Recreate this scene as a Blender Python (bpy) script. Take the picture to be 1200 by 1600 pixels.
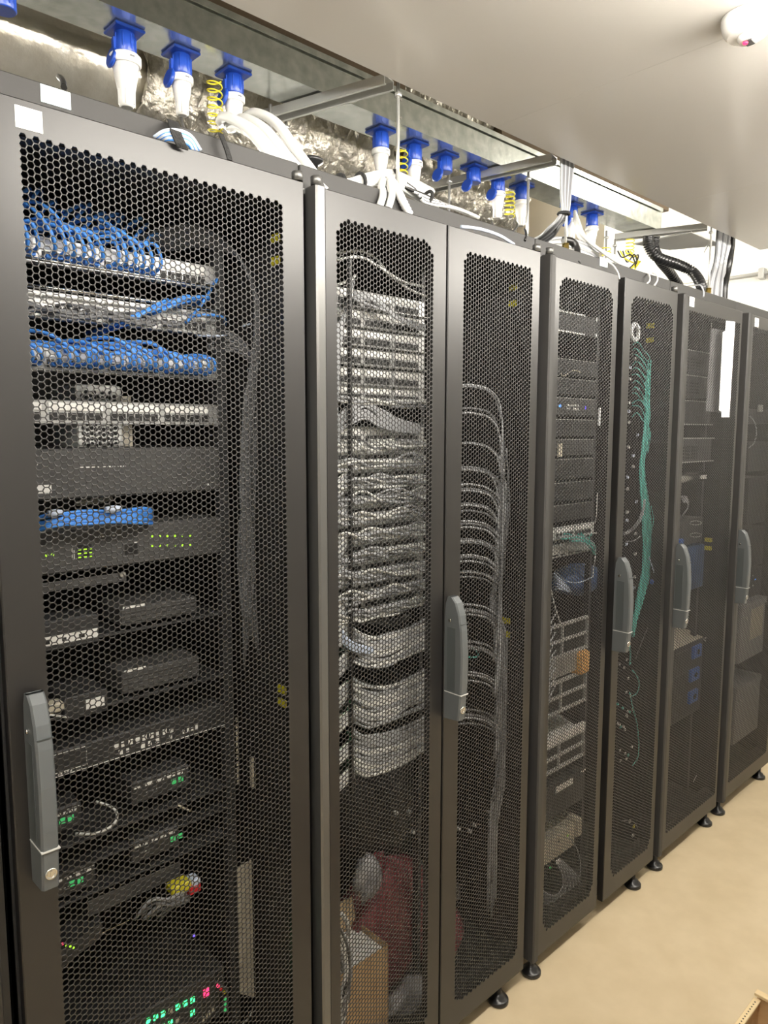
import bpy, math, random
import numpy as np
from mathutils import Vector, Matrix
random.seed(7)
for o in list(bpy.data.objects): bpy.data.objects.remove(o)
S = bpy.context.scene
COL = S.collection
PI = math.pi

# ------------------------------------------------------------------ camera
YAW, PITCH, ROLL, FPX = 7.52683366e-01, -1.09204173e-01, 1.29512e-03, 1125.272
CAM = np.array([0.0, -1.16651, 1.65787])
_f = np.array([math.sin(YAW)*math.cos(PITCH), math.cos(YAW)*math.cos(PITCH), math.sin(PITCH)])
_r = np.array([math.cos(YAW), -math.sin(YAW), 0.0]); _u = np.cross(_r, _f)
_R = _r*math.cos(ROLL)+_u*math.sin(ROLL); _U = -_r*math.sin(ROLL)+_u*math.cos(ROLL)
cd = bpy.data.cameras.new('camera'); cam = bpy.data.objects.new('camera', cd); COL.objects.link(cam)
M = Matrix(((_R[0], _U[0], -_f[0], CAM[0]), (_R[1], _U[1], -_f[1], CAM[1]), (_R[2], _U[2], -_f[2], CAM[2]), (0, 0, 0, 1)))
cam.matrix_world = M
cd.sensor_fit = 'VERTICAL'; cd.sensor_height = 36.0; cd.lens = 36.0*FPX/1600.0
cd.clip_start = 0.02; cd.clip_end = 50
S.camera = cam

# ------------------------------------------------------------------ world, exposure
w = bpy.data.worlds.new('world'); S.world = w; w.use_nodes = True
w.node_tree.nodes['Background'].inputs[0].default_value = (1, 0.96, 0.9, 1)
w.node_tree.nodes['Background'].inputs[1].default_value = 0.15
S.view_settings.view_transform = 'Standard'; S.view_settings.look = 'None'
S.view_settings.gamma = 1; S.view_settings.use_curve_mapping = False
S.view_settings.exposure = 0.08
S.cycles.max_bounces = 7; S.cycles.diffuse_bounces = 4; S.cycles.glossy_bounces = 4
S.cycles.transparent_max_bounces = 6
S.cycles.sample_clamp_indirect = 4.0
LAMP_AISLE, LAMP_REAR, LAMP_END = 58.0, 56.0, 22.0
LAMP_COL = (1.0, 0.945, 0.86)

def at(u, v, y):
    """pixel of the 1200x1600 photo -> point on the upright plane at depth y"""
    d = (u-600)/FPX*_R - (v-800)/FPX*_U + _f
    return tuple(CAM + (y-CAM[1])/d[1]*d)
def atz(u, v, z):
    d = (u-600)/FPX*_R - (v-800)/FPX*_U + _f
    return tuple(CAM + (z-CAM[2])/d[2]*d)
def zz(u, v, y): return at(u, v, y)[2]
def xx(u, v, y): return at(u, v, y)[0]

# ------------------------------------------------------------------ materials
def mat(name, col, rough=0.5, metal=0.0, spec=0.5, emit=None, estr=0.0, coat=0.0, trans=0.0, alpha=1.0):
    m = bpy.data.materials.new(name); m.use_nodes = True
    b = m.node_tree.nodes['Principled BSDF']
    b.inputs['Base Color'].default_value = (*col, 1); b.inputs['Roughness'].default_value = rough
    b.inputs['Metallic'].default_value = metal; b.inputs['Specular IOR Level'].default_value = spec
    b.inputs['Coat Weight'].default_value = coat; b.inputs['Transmission Weight'].default_value = trans
    b.inputs['Coat Roughness'].default_value = 0.12
    b.inputs['Alpha'].default_value = alpha
    if emit:
        b.inputs['Emission Color'].default_value = (*emit, 1); b.inputs['Emission Strength'].default_value = estr
    return m
def noisy(m, scale, c1, c2, bump=0.0, detail=3, rough=None, kind='noise', stretch=(1, 1, 1)):
    nt = m.node_tree; N = nt.nodes; L = nt.links; b = N['Principled BSDF']
    tc = N.new('ShaderNodeTexCoord'); mp = N.new('ShaderNodeMapping'); mp.inputs['Scale'].default_value = stretch
    L.new(tc.outputs['Object'], mp.inputs[0])
    if kind == 'noise':
        t = N.new('ShaderNodeTexNoise'); t.inputs['Scale'].default_value = scale; t.inputs['Detail'].default_value = detail
        out = t.outputs[0]
    else:
        t = N.new('ShaderNodeTexVoronoi'); t.inputs['Scale'].default_value = scale
        sp = N.new('ShaderNodeSeparateColor'); L.new(t.outputs['Color'], sp.inputs[0]); out = sp.outputs[0]
    L.new(mp.outputs[0], t.inputs['Vector'])
    r = N.new('ShaderNodeValToRGB'); r.color_ramp.elements[0].color = (*c1, 1); r.color_ramp.elements[1].color = (*c2, 1)
    if kind == 'noise': r.color_ramp.elements[0].position = 0.3; r.color_ramp.elements[1].position = 0.7
    L.new(out, r.inputs[0]); L.new(r.outputs[0], b.inputs['Base Color'])
    if bump:
        bp = N.new('ShaderNodeBump'); bp.inputs['Strength'].default_value = bump; bp.inputs['Distance'].default_value = 0.01
        L.new(out, bp.inputs['Height']); L.new(bp.outputs[0], b.inputs['Normal'])
    if rough:
        mr = N.new('ShaderNodeMapRange'); mr.inputs['To Min'].default_value = rough[0]; mr.inputs['To Max'].default_value = rough[1]
        L.new(out, mr.inputs[0]); L.new(mr.outputs[0], b.inputs['Roughness'])
    return m
MT = {}
MT['door'] = mat('satin_grey_powder_coat', (0.0135, 0.0126, 0.0122), 0.39, 0.0, 0.62)
MT['frame'] = mat('dark_rack_paint', (0.03, 0.03, 0.03), 0.45)
MT['inner'] = mat('black_inner_paint', (0.018, 0.018, 0.018), 0.5)
MT['skirt'] = mat('grey_roof_paint', (0.036, 0.035, 0.034), 0.6)
MT['post'] = mat('light_hinge_metal', (0.16, 0.16, 0.155), 0.36, 0.7)
MT['chrome'] = mat('bright_metal', (0.75, 0.74, 0.72), 0.2, 1.0)
MT['handle'] = mat('slate_grey_plastic', (0.09, 0.098, 0.102), 0.42)
MT['handle_dark'] = mat('dark_slate_plastic', (0.06, 0.068, 0.07), 0.35)
MT['black'] = mat('black_plastic', (0.012, 0.012, 0.012), 0.35)
MT['rubber'] = mat('black_rubber', (0.014, 0.014, 0.015), 0.28)
MT['velcro'] = noisy(mat('black_velcro', (0.015, 0.015, 0.015), 0.85), 300, (0.01, 0.01, 0.01), (0.03, 0.03, 0.03), 0.3)
MT['gear'] = noisy(mat('charcoal_equipment', (0.06, 0.06, 0.062), 0.55), 60, (0.05, 0.05, 0.052), (0.07, 0.07, 0.068))
MT['gear_dark'] = mat('dark_equipment', (0.03, 0.031, 0.033), 0.5)
MT['steel'] = noisy(mat('brushed_steel', (0.5, 0.5, 0.5), 0.38, 0.7), 40, (0.42, 0.42, 0.43), (0.6, 0.6, 0.58), stretch=(1, 20, 20))
MT['lightgrey'] = mat('light_grey_paint', (0.52, 0.52, 0.5), 0.4)
MT['white'] = mat('white_plastic', (0.86, 0.85, 0.82), 0.35)
MT['label'] = mat('white_label', (0.93, 0.92, 0.89), 0.35)
MT['bluelabel'] = mat('pale_blue_label', (0.78, 0.95, 1.0), 0.3)
MT['beige'] = mat('beige_metal', (0.62, 0.57, 0.46), 0.5)
MT['blue'] = mat('blue_socket_plastic', (0.016, 0.065, 0.40), 0.32)
MT['cordblue'] = mat('blue_cord', (0.07, 0.29, 0.85), 0.4)
MT['cordgrey'] = mat('grey_cord', (0.42, 0.43, 0.45), 0.45)
MT['corddark'] = mat('dark_grey_cord', (0.16, 0.165, 0.175), 0.45)
MT['cordwhite'] = mat('white_cord', (0.82, 0.82, 0.79), 0.4)
MT['cordpale'] = mat('pale_blue_cord', (0.62, 0.70, 0.86), 0.4)
MT['teal'] = mat('teal_cord', (0.10, 0.50, 0.44), 0.45)
MT['yellow'] = mat('yellow_plastic', (0.75, 0.66, 0.03), 0.4)
MT['brass'] = mat('brass', (0.8, 0.62, 0.2), 0.25, 1.0)
MT['red'] = mat('red_plastic', (0.6, 0.02, 0.03), 0.4)
MT['maroon'] = noisy(mat('maroon_plastic_bag', (0.16, 0.025, 0.035), 0.35), 14, (0.12, 0.02, 0.03), (0.26, 0.05, 0.06), 0.6)
MT['clearbag'] = noisy(mat('grey_plastic_bag', (0.4, 0.4, 0.42), 0.2), 18, (0.2, 0.2, 0.22), (0.6, 0.6, 0.62), 0.8)
MT['blackbag'] = noisy(mat('black_bag', (0.012, 0.012, 0.014), 0.4), 12, (0.008, 0.008, 0.009), (0.02, 0.02, 0.022), 0.6)
MT['bluebag'] = noisy(mat('navy_blue_bag', (0.03, 0.07, 0.18), 0.4), 12, (0.02, 0.05, 0.14), (0.05, 0.11, 0.26), 0.5)
MT['card'] = noisy(mat('brown_cardboard', (0.5, 0.33, 0.16), 0.8), 25, (0.44, 0.28, 0.13), (0.56, 0.38, 0.2), 0.1)
MT['cardlight'] = mat('pale_cardboard', (0.74, 0.58, 0.34), 0.8)
MT['sponge'] = noisy(mat('orange_sponge', (0.85, 0.48, 0.14), 0.85), 120, (0.75, 0.38, 0.1), (0.95, 0.6, 0.22), 0.5)
MT['hole'] = mat('black_recess', (0.004, 0.004, 0.004), 0.6)
MT['bluefan'] = mat('blue_plastic', (0.06, 0.17, 0.62), 0.4)
MT['paper'] = mat('white_paper', (0.92, 0.92, 0.92), 0.6)
MT['greypaper'] = mat('grey_sleeve', (0.33, 0.33, 0.34), 0.35)
MT['yellowtag'] = mat('pale_yellow_tag', (0.75, 0.78, 0.45), 0.5)
MT['ledg'] = mat('green_led', (0, .1, 0), 0.4, emit=(0.05, 1.0, 0.25), estr=3.0)
MT['ledgd'] = mat('soft_green_led', (0.02, .2, 0.04), 0.4, emit=(0.1, 0.8, 0.25), estr=0.4)
MT['ledy'] = mat('yellow_green_led', (.1, .1, 0), 0.4, emit=(0.5, 1.0, 0.05), estr=1.0)
MT['ledr'] = mat('red_led', (.1, 0, 0), 0.4, emit=(1.0, 0.03, 0.12), estr=3.0)
MT['ledb'] = mat('blue_led', (0, 0, .1), 0.4, emit=(0.1, 0.3, 1.0), estr=4.0)
MT['ledv'] = mat('violet_led', (0, 0, .1), 0.4, emit=(0.2, 0.12, 1.0), estr=1.5)
MT['galv'] = noisy(mat('galvanised_steel', (0.6, 0.62, 0.6), 0.25, 0.8), 38, (0.54, 0.58, 0.54), (0.80, 0.83, 0.79), 0.0, detail=5, rough=(0.15, 0.26))
MT['strut'] = mat('zinc_strut', (0.72, 0.72, 0.7), 0.26, 0.65)
MT['foil'] = noisy(mat('aluminium_foil', (0.8, 0.76, 0.66), 0.24, 0.72), 22, (0.70, 0.65, 0.54), (0.84, 0.80, 0.70), 0.35, detail=6)
MT['foilrough'] = noisy(mat('crinkled_foil', (0.8, 0.76, 0.66), 0.2, 0.72), 60, (0.66, 0.61, 0.50), (0.86, 0.82, 0.72), 1.0, detail=8)
MT['ceil'] = mat('satin_ceiling_panel', (0.52, 0.50, 0.465), 0.22, 0.0, 0.9)
MT['wallwhite'] = noisy(mat('white_wall_paint', (0.85, 0.84, 0.80), 0.7), 3, (0.82, 0.81, 0.77), (0.87, 0.86, 0.82))
MT['wallgrey'] = noisy(mat('grey_wall_paint', (0.4, 0.4, 0.38), 0.6), 3, (0.38, 0.38, 0.36), (0.42, 0.42, 0.4))
MT['brown'] = mat('dark_plenum_brown', (0.22, 0.16, 0.10), 0.8)  # stands in for the dark of the plenum over the trunking
MT['floor'] = noisy(mat('beige_vinyl_floor', (0.70, 0.58, 0.40), 0.42), 9, (0.60, 0.485, 0.31), (0.68, 0.56, 0.375), 0.0, detail=5, rough=(0.36, 0.46))
MT['lamp'] = mat('lamp_diffuser', (0.9, 0.9, 0.9), 0.5, emit=LAMP_COL, estr=LAMP_AISLE)
MT['lampr'] = mat('rear_lamp_diffuser', (0.9, 0.9, 0.9), 0.5, emit=(1, 0.95, 0.84), estr=LAMP_REAR)
MT['lampe'] = mat('added_end_lamp_diffuser', (0.9, 0.9, 0.9), 0.5, emit=(1, 0.95, 0.86), estr=LAMP_END)

# ------------------------------------------------------------------ mesh helpers
class MB:
    def __init__(s): s.v = []; s.f = []; s.m = []; s.sm = []
    def add(s, v, f, mi=0, smooth=False):
        b = len(s.v); s.v += [tuple(p) for p in v]
        for q in f: s.f.append(tuple(b+i for i in q)); s.m.append(mi); s.sm.append(smooth)
        return s
    def box(s, x0, x1, y0, y1, z0, z1, mi=0):
        v = [(x0,y0,z0),(x1,y0,z0),(x1,y1,z0),(x0,y1,z0),(x0,y0,z1),(x1,y0,z1),(x1,y1,z1),(x0,y1,z1)]
        return s.add(v, [(0,3,2,1),(4,5,6,7),(0,1,5,4),(1,2,6,5),(2,3,7,6),(3,0,4,7)], mi)
    def cbox(s, x0, x1, y0, y1, z0, z1, c=0.002, mi=0):
        """box with chamfered edges on all front and side corners"""
        c = min(c, (x1-x0)*.3, (y1-y0)*.3, (z1-z0)*.3)
        rings = []
        for z, i in ((z0, c), (z0+c, 0), (z1-c, 0), (z1, c)):
            rings.append([(x0+i+c,y0+i,z),(x1-i-c,y0+i,z),(x1-i,y0+i+c,z),(x1-i,y1-i-c,z),(x1-i-c,y1-i,z),(x0+i+c,y1-i,z),(x0+i,y1-i-c,z),(x0+i,y0+i+c,z)])
        v = sum(rings, []); f = [tuple(range(7,-1,-1)), tuple(range(24,32))]
        for k in range(3):
            for j in range(8): a = k*8+j; b = k*8+(j+1)%8; f.append((a, b, b+8, a+8))
        return s.add(v, f, mi)
    def tube(s, pts, r, n=6, mi=0, caps=True):
        P = [np.array(p, float) for p in pts]; m = len(P)
        R = r if hasattr(r, '__len__') else [r]*m
        T = []
        for i in range(m):
            t = P[min(i+1, m-1)]-P[max(i-1, 0)]; l = np.linalg.norm(t); T.append(t/l if l > 1e-9 else np.array([0,0,1.]))
        ref = np.array([0,0,1.]) if abs(T[0][2]) < .9 else np.array([1.,0,0])
        a = np.cross(T[0], ref); a /= np.linalg.norm(a); v = []
        for i in range(m):
            a = a-T[i]*a.dot(T[i]); a /= max(np.linalg.norm(a), 1e-9); b = np.cross(T[i], a)
            for k in range(n):
                th = 2*PI*k/n; v.append(tuple(P[i]+R[i]*(math.cos(th)*a+math.sin(th)*b)))
        f = [(i*n+k, i*n+(k+1)%n, (i+1)*n+(k+1)%n, (i+1)*n+k) for i in range(m-1) for k in range(n)]
        s.add(v, f, mi, True)
        if caps:
            b = len(s.v)-m*n
            s.f.append(tuple(b+k for k in range(n-1,-1,-1))); s.m.append(mi); s.sm.append(False)
            s.f.append(tuple(b+(m-1)*n+k for k in range(n))); s.m.append(mi); s.sm.append(False)
        return s
    def lathe(s, prof, c=(0,0,0), ax=(0,0,1), n=20, mi=0):
        """prof: (distance along axis, radius)"""
        ax = Vector(ax).normalized(); q = Vector((0,0,1)).rotation_difference(ax); c = Vector(c); v = []
        for h, r in prof:
            for k in range(n):
                t = 2*PI*k/n; v.append(tuple(c+q@Vector((r*math.cos(t), r*math.sin(t), h))))
        m = len(prof); f = [(i*n+k, i*n+(k+1)%n, (i+1)*n+(k+1)%n, (i+1)*n+k) for i in range(m-1) for k in range(n)]
        f.append(tuple(range(n-1,-1,-1))); f.append(tuple((m-1)*n+k for k in range(n)))
        s.add(v, f, mi)
        for k in range(len(s.f)-len(f), len(s.f)-2): s.sm[k] = True
        return s
    def prism(s, poly, axis, a, b, mi=0):
        """poly: 2D points in the plane across `axis`, pushed from a to b"""
        def P(p, d):
            return {'x': (d, p[0], p[1]), 'y': (p[0], d, p[1]), 'z': (p[0], p[1], d)}[axis]
        n = len(poly); v = [P(p, a) for p in poly]+[P(p, b) for p in poly]
        f = [tuple(range(n-1,-1,-1)), tuple(range(n, 2*n))]+[(i, (i+1)%n, n+(i+1)%n, n+i) for i in range(n)]
        return s.add(v, f, mi)
    def build(s, name, mats, parent=None, origin=None):
        if not isinstance(mats, (list, tuple)): mats = [mats]
        A = np.array(s.v, float); lo = A.min(0); hi = A.max(0)
        o = np.array(origin, float) if origin is not None else np.array([(lo[0]+hi[0])/2, (lo[1]+hi[1])/2, lo[2]])
        me = bpy.data.meshes.new(name); me.from_pydata([tuple(p) for p in (A-o)], [], s.f)
        for m in mats: me.materials.append(MT[m] if isinstance(m, str) else m)
        me.polygons.foreach_set('material_index', s.m); me.polygons.foreach_set('use_smooth', s.sm)
        me.update()
        ob = bpy.data.objects.new(name, me); COL.objects.link(ob); put(ob, o, parent)
        return ob
def put(ob, world, parent):
    if parent is not None:
        ob.parent = parent; pw = np.array(parent['_w']); ob.location = tuple(np.array(world)-pw)
    else: ob.location = tuple(world)
    ob['_w'] = [float(c) for c in world]
def tag(o, label, cat, group=None, kind=None):
    o['label'] = label; o['category'] = cat
    if group: o['group'] = group
    if kind: o['kind'] = kind
    return o
def thing(name, label, cat, loc, group=None):
    o = bpy.data.objects.new(name, None); o.empty_display_size = .02; COL.objects.link(o); put(o, loc, None)
    return tag(o, label, cat, group)
def struct(o): o['kind'] = 'structure'; return o
def inst(name, src, world, parent):
    o = bpy.data.objects.new(name, src.data); COL.objects.link(o); put(o, world, parent); return o
def spl(pts, k=6):
    """Catmull-Rom through control points"""
    P = [np.array(p, float) for p in pts]; P = [2*P[0]-P[1]]+P+[2*P[-1]-P[-2]]; out = []
    for i in range(1, len(P)-2):
        for j in range(k):
            t = j/k; a, b, c, d = P[i-1:i+3]
            out.append(.5*((2*b)+(-a+c)*t+(2*a-5*b+4*c-d)*t*t+(-a+3*b-3*c+d)*t**3))
    out.append(P[-2]); return out
def cord(name, pts, r, m, label, cat='cable', group=None, n=6, k=5, parent=None):
    o = MB().tube(spl(pts, k), r, n).build(name, m, parent)
    if parent is None: tag(o, label, cat, group)
    return o
def uv(pts):  # [(u, v, y), ...] -> points
    return [at(*p) for p in pts]
_o = 'first second third fourth fifth sixth seventh eighth ninth tenth eleventh twelfth thirteenth fourteenth fifteenth sixteenth seventeenth eighteenth nineteenth'.split()
def nth(i):
    if i < 19: return _o[i]
    n = i+1; t = ('twent', 'thirt', 'fort', 'fift')[n//10-2]
    return t+'ieth' if n % 10 == 0 else t+'y-'+_o[n % 10-1]
jit = lambda a: random.uniform(-a, a)

# ------------------------------------------------------------------ the room
XN, XF, YF, YB, ZS = -2.0, 4.4, -2.3, 2.5, 3.08
struct(MB().box(XN, XF, YF, YB, -0.05, 0).build('floor', 'floor'))
struct(MB().box(XN, XF, YF, YB, ZS, ZS+.05).build('ceiling', 'wallwhite'))
struct(MB().box(XF, XF+.05, YF, YB, 0, ZS).build('wall_far', 'wallwhite'))
struct(MB().box(XN-.05, XN, YF, YB, 0, ZS).build('wall_near', 'wallwhite'))
struct(MB().box(XN, XF, YF-.05, YF, 0, ZS).build('wall_front', 'wallgrey'))
struct(MB().box(XN, XF, YB, YB+.05, 0, ZS).build('wall_back', 'wallwhite'))
ZC = 2.42
# lowered aisle ceiling: separate satin panels with thin joints
ac = bpy.data.objects.new('ceiling_aisle', None); COL.objects.link(ac); put(ac, (0.6, -1, ZC), None); ac['kind'] = 'structure'
px = [XN+.01, -.9, .3, 1.5, 2.42, 3.27]
for i in range(5):
    MB().box(px[i]+.0003, px[i+1]-.0003, YF+.01, .03, ZC, ZC+.025).build('ceiling_panel', 'ceil', ac)

# lamps (out of frame): flush in the aisle ceiling, battens behind the rack row, one added at the row's end to brighten the far wall
def batten(x0, x1, y0, y1, z, up, m, label, grp):
    t = thing('ceiling_light', label, 'light', ((x0+x1)/2, (y0+y1)/2, z), grp)
    if up:
        MB().box(x0, x1, y0, y1, z, z+.02).build('light_housing', 'white', t)
        MB().cbox(x0+.01, x1-.01, y0+.005, y1-.005, z-.11, z-.001, .01).build('light_diffuser', m, t)
    else:
        MB().box(x0, x1, y0, y1, z-.03, z).build('light_housing', 'white', t)
        MB().box(x0+.01, x1-.01, y0+.01, y1-.01, z+.001, z+.09).build('light_diffuser', m, t)
    return t
for i, x in enumerate((-.9, .6, 2.1)):
    batten(x, x+1.15, -.925, -.855, ZC-.021, True, 'lamp', 'long flat light fitting in the low aisle ceiling', 'aisle ceiling lights')
for i, x in enumerate((-.6, 1.1, 2.8)):
    batten(x, x+1.2, 1.12, 1.22, 2.36, False, 'lampr', 'fluorescent uplight batten behind the rack row', 'battens behind the racks')
batten(3.55, 3.7, -1.3, -.1, ZS-.03, True, 'lampe', 'unseen light fitting added on the upper ceiling to brighten the far wall', 'added end light')

# ------------------------------------------------------------------ racks
PZ, PX = 0.0107, 0.00927
def sheet_mesh(W, H, cut, name):
    """perforated steel sheet W x H, hexagonal holes, front at y=0, lower left corner at 0,0"""
    nc = int(W/PX)+4; nr = int(H/PZ)+4
    mx = (W-(int((W-.006)/PX)*PX))/2
    I, J = np.meshgrid(np.arange(-2, nc), np.arange(-2, nr), indexing='ij'); I = I.ravel(); J = J.ravel()
    cx = mx+I*PX; cz = 0.0065+J*PZ+(I % 2)*PZ/2
    holed = (cx > PX*.62) & (cx < W-PX*.62) & (cz > PZ*.6) & (cz < H-PZ*.6)
    if cut:
        dx = np.minimum(cx, W-cx); dz = np.minimum(cz, H-cz)
        holed &= (dx*1.0+dz*.62) > cut
    Ro = PX/1.5; Ri = Ro*.85; th = np.arange(6)*PI/3
    ox, oz = np.cos(th), np.sin(th)
    def ring(mask, R, y):
        x = cx[mask][:, None]+R*ox; z = cz[mask][:, None]+R*oz
        x = np.clip(x, 0, W); z = np.clip(z, 0, H)
        return np.stack([x, np.full_like(x, y), z], 2)
    a = ring(holed, Ro, 0); b = ring(holed, Ri, 0); c = ring(holed, Ri, .0016)
    n = len(a); V = np.concatenate([a, b, c], 1).reshape(-1, 3)
    k = np.arange(6); k2 = (k+1) % 6; base = (np.arange(n)*18)[:, None, None]
    q1 = np.stack([k, k2, k2+6, k+6], 1)[None]+base; q2 = np.stack([k+6, k2+6, k2+12, k+12], 1)[None]+base
    Q = np.concatenate([q1, q2], 1).reshape(-1, 4)
    solid = (~holed) & (cx > -PX) & (cx < W+PX) & (cz > -PZ) & (cz < H+PZ)
    s = ring(solid, Ro, 0).reshape(-1, 3); ns = len(s)//6; sb = len(V)+(np.arange(ns)*6)[:, None]+k[None]
    # keep ngons that still have area
    V = np.concatenate([V, s]); me = bpy.data.meshes.new(name)
    loops = np.concatenate([Q.ravel(), sb.ravel()]); nf = len(Q)+ns
    me.vertices.add(len(V)); me.vertices.foreach_set('co', V.ravel())
    me.loops.add(len(loops)); me.loops.foreach_set('vertex_index', loops.astype(np.int32))
    st = np.concatenate([np.arange(len(Q))*4, len(Q)*4+np.arange(ns)*6]); me.polygons.add(nf)
    me.polygons.foreach_set('loop_start', st.astype(np.int32))
    me.update(calc_edges=True); me.materials.append(MT['door']); return me
_sheets = {}
def door(parent, x0, x1, hx0, hx1, cut, handle=None, sticker=None):
    Z0, Z1, HZ0, HZ1 = .066, 2.14, .128, 2.098
    b = MB(); T = .022; c = .002
    def rect(x0, x1, z0, z1, y): return [(x0,y,z0),(x1,y,z0),(x1,y,z1),(x0,y,z1)]
    R = [rect(x0, x1, Z0, Z1, T), rect(x0, x1, Z0, Z1, c), rect(x0+c, x1-c, Z0+c, Z1-c, 0), rect(hx0, hx1, HZ0, HZ1, 0), rect(hx0, hx1, HZ0, HZ1, T)]
    f = [(k*4+j, (k*4+(j+1)%4), (k+1)*4+(j+1)%4, (k+1)*4+j) for k in range(4) for j in range(4)]
    b.add(sum(R, []), f)
    d = b.build('door', 'door', parent, origin=(x0, 0, Z0))
    key = (round(hx1-hx0, 4), cut)
    if key not in _sheets: _sheets[key] = sheet_mesh(hx1-hx0, HZ1-HZ0, cut, 'perforated_sheet')
    sh = bpy.data.objects.new('perforated_sheet', _sheets[key]); COL.objects.link(sh); put(sh, (hx0, 0, HZ0), d)
    if handle:
        hx = handle; z0, z1 = .95, 1.262
        # swing handle: tapered body seen from the side, round head
        prof = [(-.006, z0), (-.044, z0+.003), (-.048, z0+.03), (-.053, z0+.10), (-.054, z0+.17), (-.050, z0+.23), (-.044, z1-.045), (-.033, z1-.015), (-.020, z1-.002), (-.010, z1-.002), (-.003, z1-.02), (-.0005, z1-.06), (-.0005, z0)]
        hb = MB(); ws = .016
        hb.prism(prof, 'x', hx-ws, hx+ws*.62)
        ring = [(p[0]-.0015, p[1]) for p in prof]
        # rounded cap strip over the outer face
        n = len(prof)
        for i in range(1, 9):
            (y0, a0), (y1, a1) = prof[i], prof[i+1]
            hb.add([(hx-ws+.003, y0-.004, a0), (hx+ws*.62-.003, y0-.004, a0), (hx+ws*.62-.003, y1-.004, a1), (hx-ws+.003, y1-.004, a1),
                    (hx-ws, y0, a0), (hx+ws*.62, y0, a0), (hx+ws*.62, y1, a1), (hx-ws, y1, a1)],
                   [(0,1,2,3), (4,0,3,7), (1,5,6,2)])
        h = hb.build('handle', 'handle', d)
        MB().box(hx-ws-.0006, hx-ws+.001, -.036, -.010, z0+.075, z0+.235).build('handle_recess', 'handle_dark', d)
        MB().box(hx-ws-.001, hx+ws*.62+.001, -.0575, -.002, z0+.0685, z0+.0705).build('handle_seam', 'lightgrey', d)
        MB().box(hx-ws+.002, hx+ws*.62, -.0535, -.040, z0+.246, z0+.2475).build('handle_joint', 'handle_dark', d)
        MB().lathe([(0, .0042), (.003, .0035)], (hx-ws, -.018, z0+.252), (-1, 0, 0), 12).build('handle_pin', 'chrome', d)
        lk = MB().lathe([(0, .009), (.003, .009), (.0032, .006), (.0022, .006)], (hx-.003, -.0505, z0+.03), (0, -1, 0), 20)
        lk.box(hx-.0042, hx-.0018, -.0542, -.0530, z0+.025, z0+.035); lk.build('lock', 'chrome', d)
    if sticker:
        sx0, sx1, sz0, sz1, n = sticker
        if n == 1: MB().cbox(sx0, sx1, -.0012, 0, sz0, sz1, .0005).build('label_sticker', 'label', d)
        else:
            MB().box(sx0, sx1, -.0012, 0, (sz0+sz1)/2+.001, sz1).build('label_sticker', 'label', d)
            MB().box(sx0, sx1, -.0012, 0, sz0, (sz0+sz1)/2-.001).build('label_sticker', 'label', d)
    return d
def rack(x0, x1, doors, label, post=None, feet=(), hinge=(), depth=1.0, skirt=(0, 0), yellow=None):
    t = thing('server_rack', label, 'rack', ((x0+x1)/2, depth/2, 0), 'row of server racks')
    a, b = x0+.004, x1-.004; ZT = 2.13
    MB().box(a, a+.012, .035, depth-.02, .09, ZT).build('side_panel', 'inner', t)
    MB().box(b-.012, b, .035, depth-.02, .09, ZT).build('side_panel', 'inner', t)
    MB().box(a, b, .0585, depth-.02, ZT, ZT+.03).build('roof', 'skirt', t)
    MB().box(a, b, depth-.018, depth, .09, ZT).build('rear_door', 'inner', t)
    MB().box(a, b, .035, depth-.02, .075, .09).build('base_plate', 'inner', t)
    f = MB(); f.box(a, b, .030, .06, .07, .128); f.box(a, b, .030, .06, 2.098, ZT)
    f.box(a, a+.022, .030, .06, .128, 2.098); f.box(b-.022, b, .030, .06, .128, 2.098); f.build('front_frame', 'frame', t)
    MB().cbox(x0+.002+skirt[0], x1-.002-skirt[1], .042, .058, 2.128, 2.190, .002).build('roof_fascia', 'skirt', t)
    for xf, yf in feet:
        MB().lathe([(0, .027), (.003, .030), (.012, .030), (.0155, .027), (.0165, .020), (.026, .0185), (.029, .012), (.034, .009), (.072, .009)], (xf, yf, 0), (0,0,1), 20).build('levelling_foot', 'rubber', t)
    for d in doors: door(t, *d)
    if post:
        p0, p1, pm = post
        MB().cbox(p0, p1, -.010, .03, .064, 2.142, .004).build('hinge_post', pm, t)
    for hx, hz in hinge:
        MB().lathe([(0, .011), (.016, .011), (.018, .009)], (hx, .006, hz), (0,0,1), 16).build('hinge_cap', 'post', t)
    if yellow:
        for x, z in yellow:
            MB().cbox(x-.005, x, .085, .115, z, z+.018, .002).build('earth_sticker', 'yellow', t)
    return t
R0 = rack(-.31, .297, [(-.305, .276, -.24, .21, 0, None)], 'rack at the very left photo edge, only a dark sliver in view', feet=((-.25,.03),(.24,.03)))
R1 = rack(.30, .90, [(.306, .879, .355, .838, 0, .343, (.360, .398, 2.098, 2.129, 1))], 'nearest and widest looking rack with one perforated door and a long grey handle',
          feet=((.36,.03),(.84,.03)), hinge=((.868, 2.14),), yellow=[(.883, 2.045), (.883, 2.0), (.883, 1.09), (.883, 1.06)])
R2 = rack(.90, 1.70, [(.930, 1.292, .957, 1.250, .026, None), (1.298, 1.666, 1.346, 1.640, .026, 1.314)], 'second rack with two narrow perforated doors full of grey patch cords',
          post=(.902, .926, 'post'), feet=((1.0,.03),(1.575,.022)), hinge=((.914, 2.142), (1.655, 2.14)), yellow=[(1.683, 2.055), (1.683, 2.01), (1.683, 1.10), (1.683, 1.06)])
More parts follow.
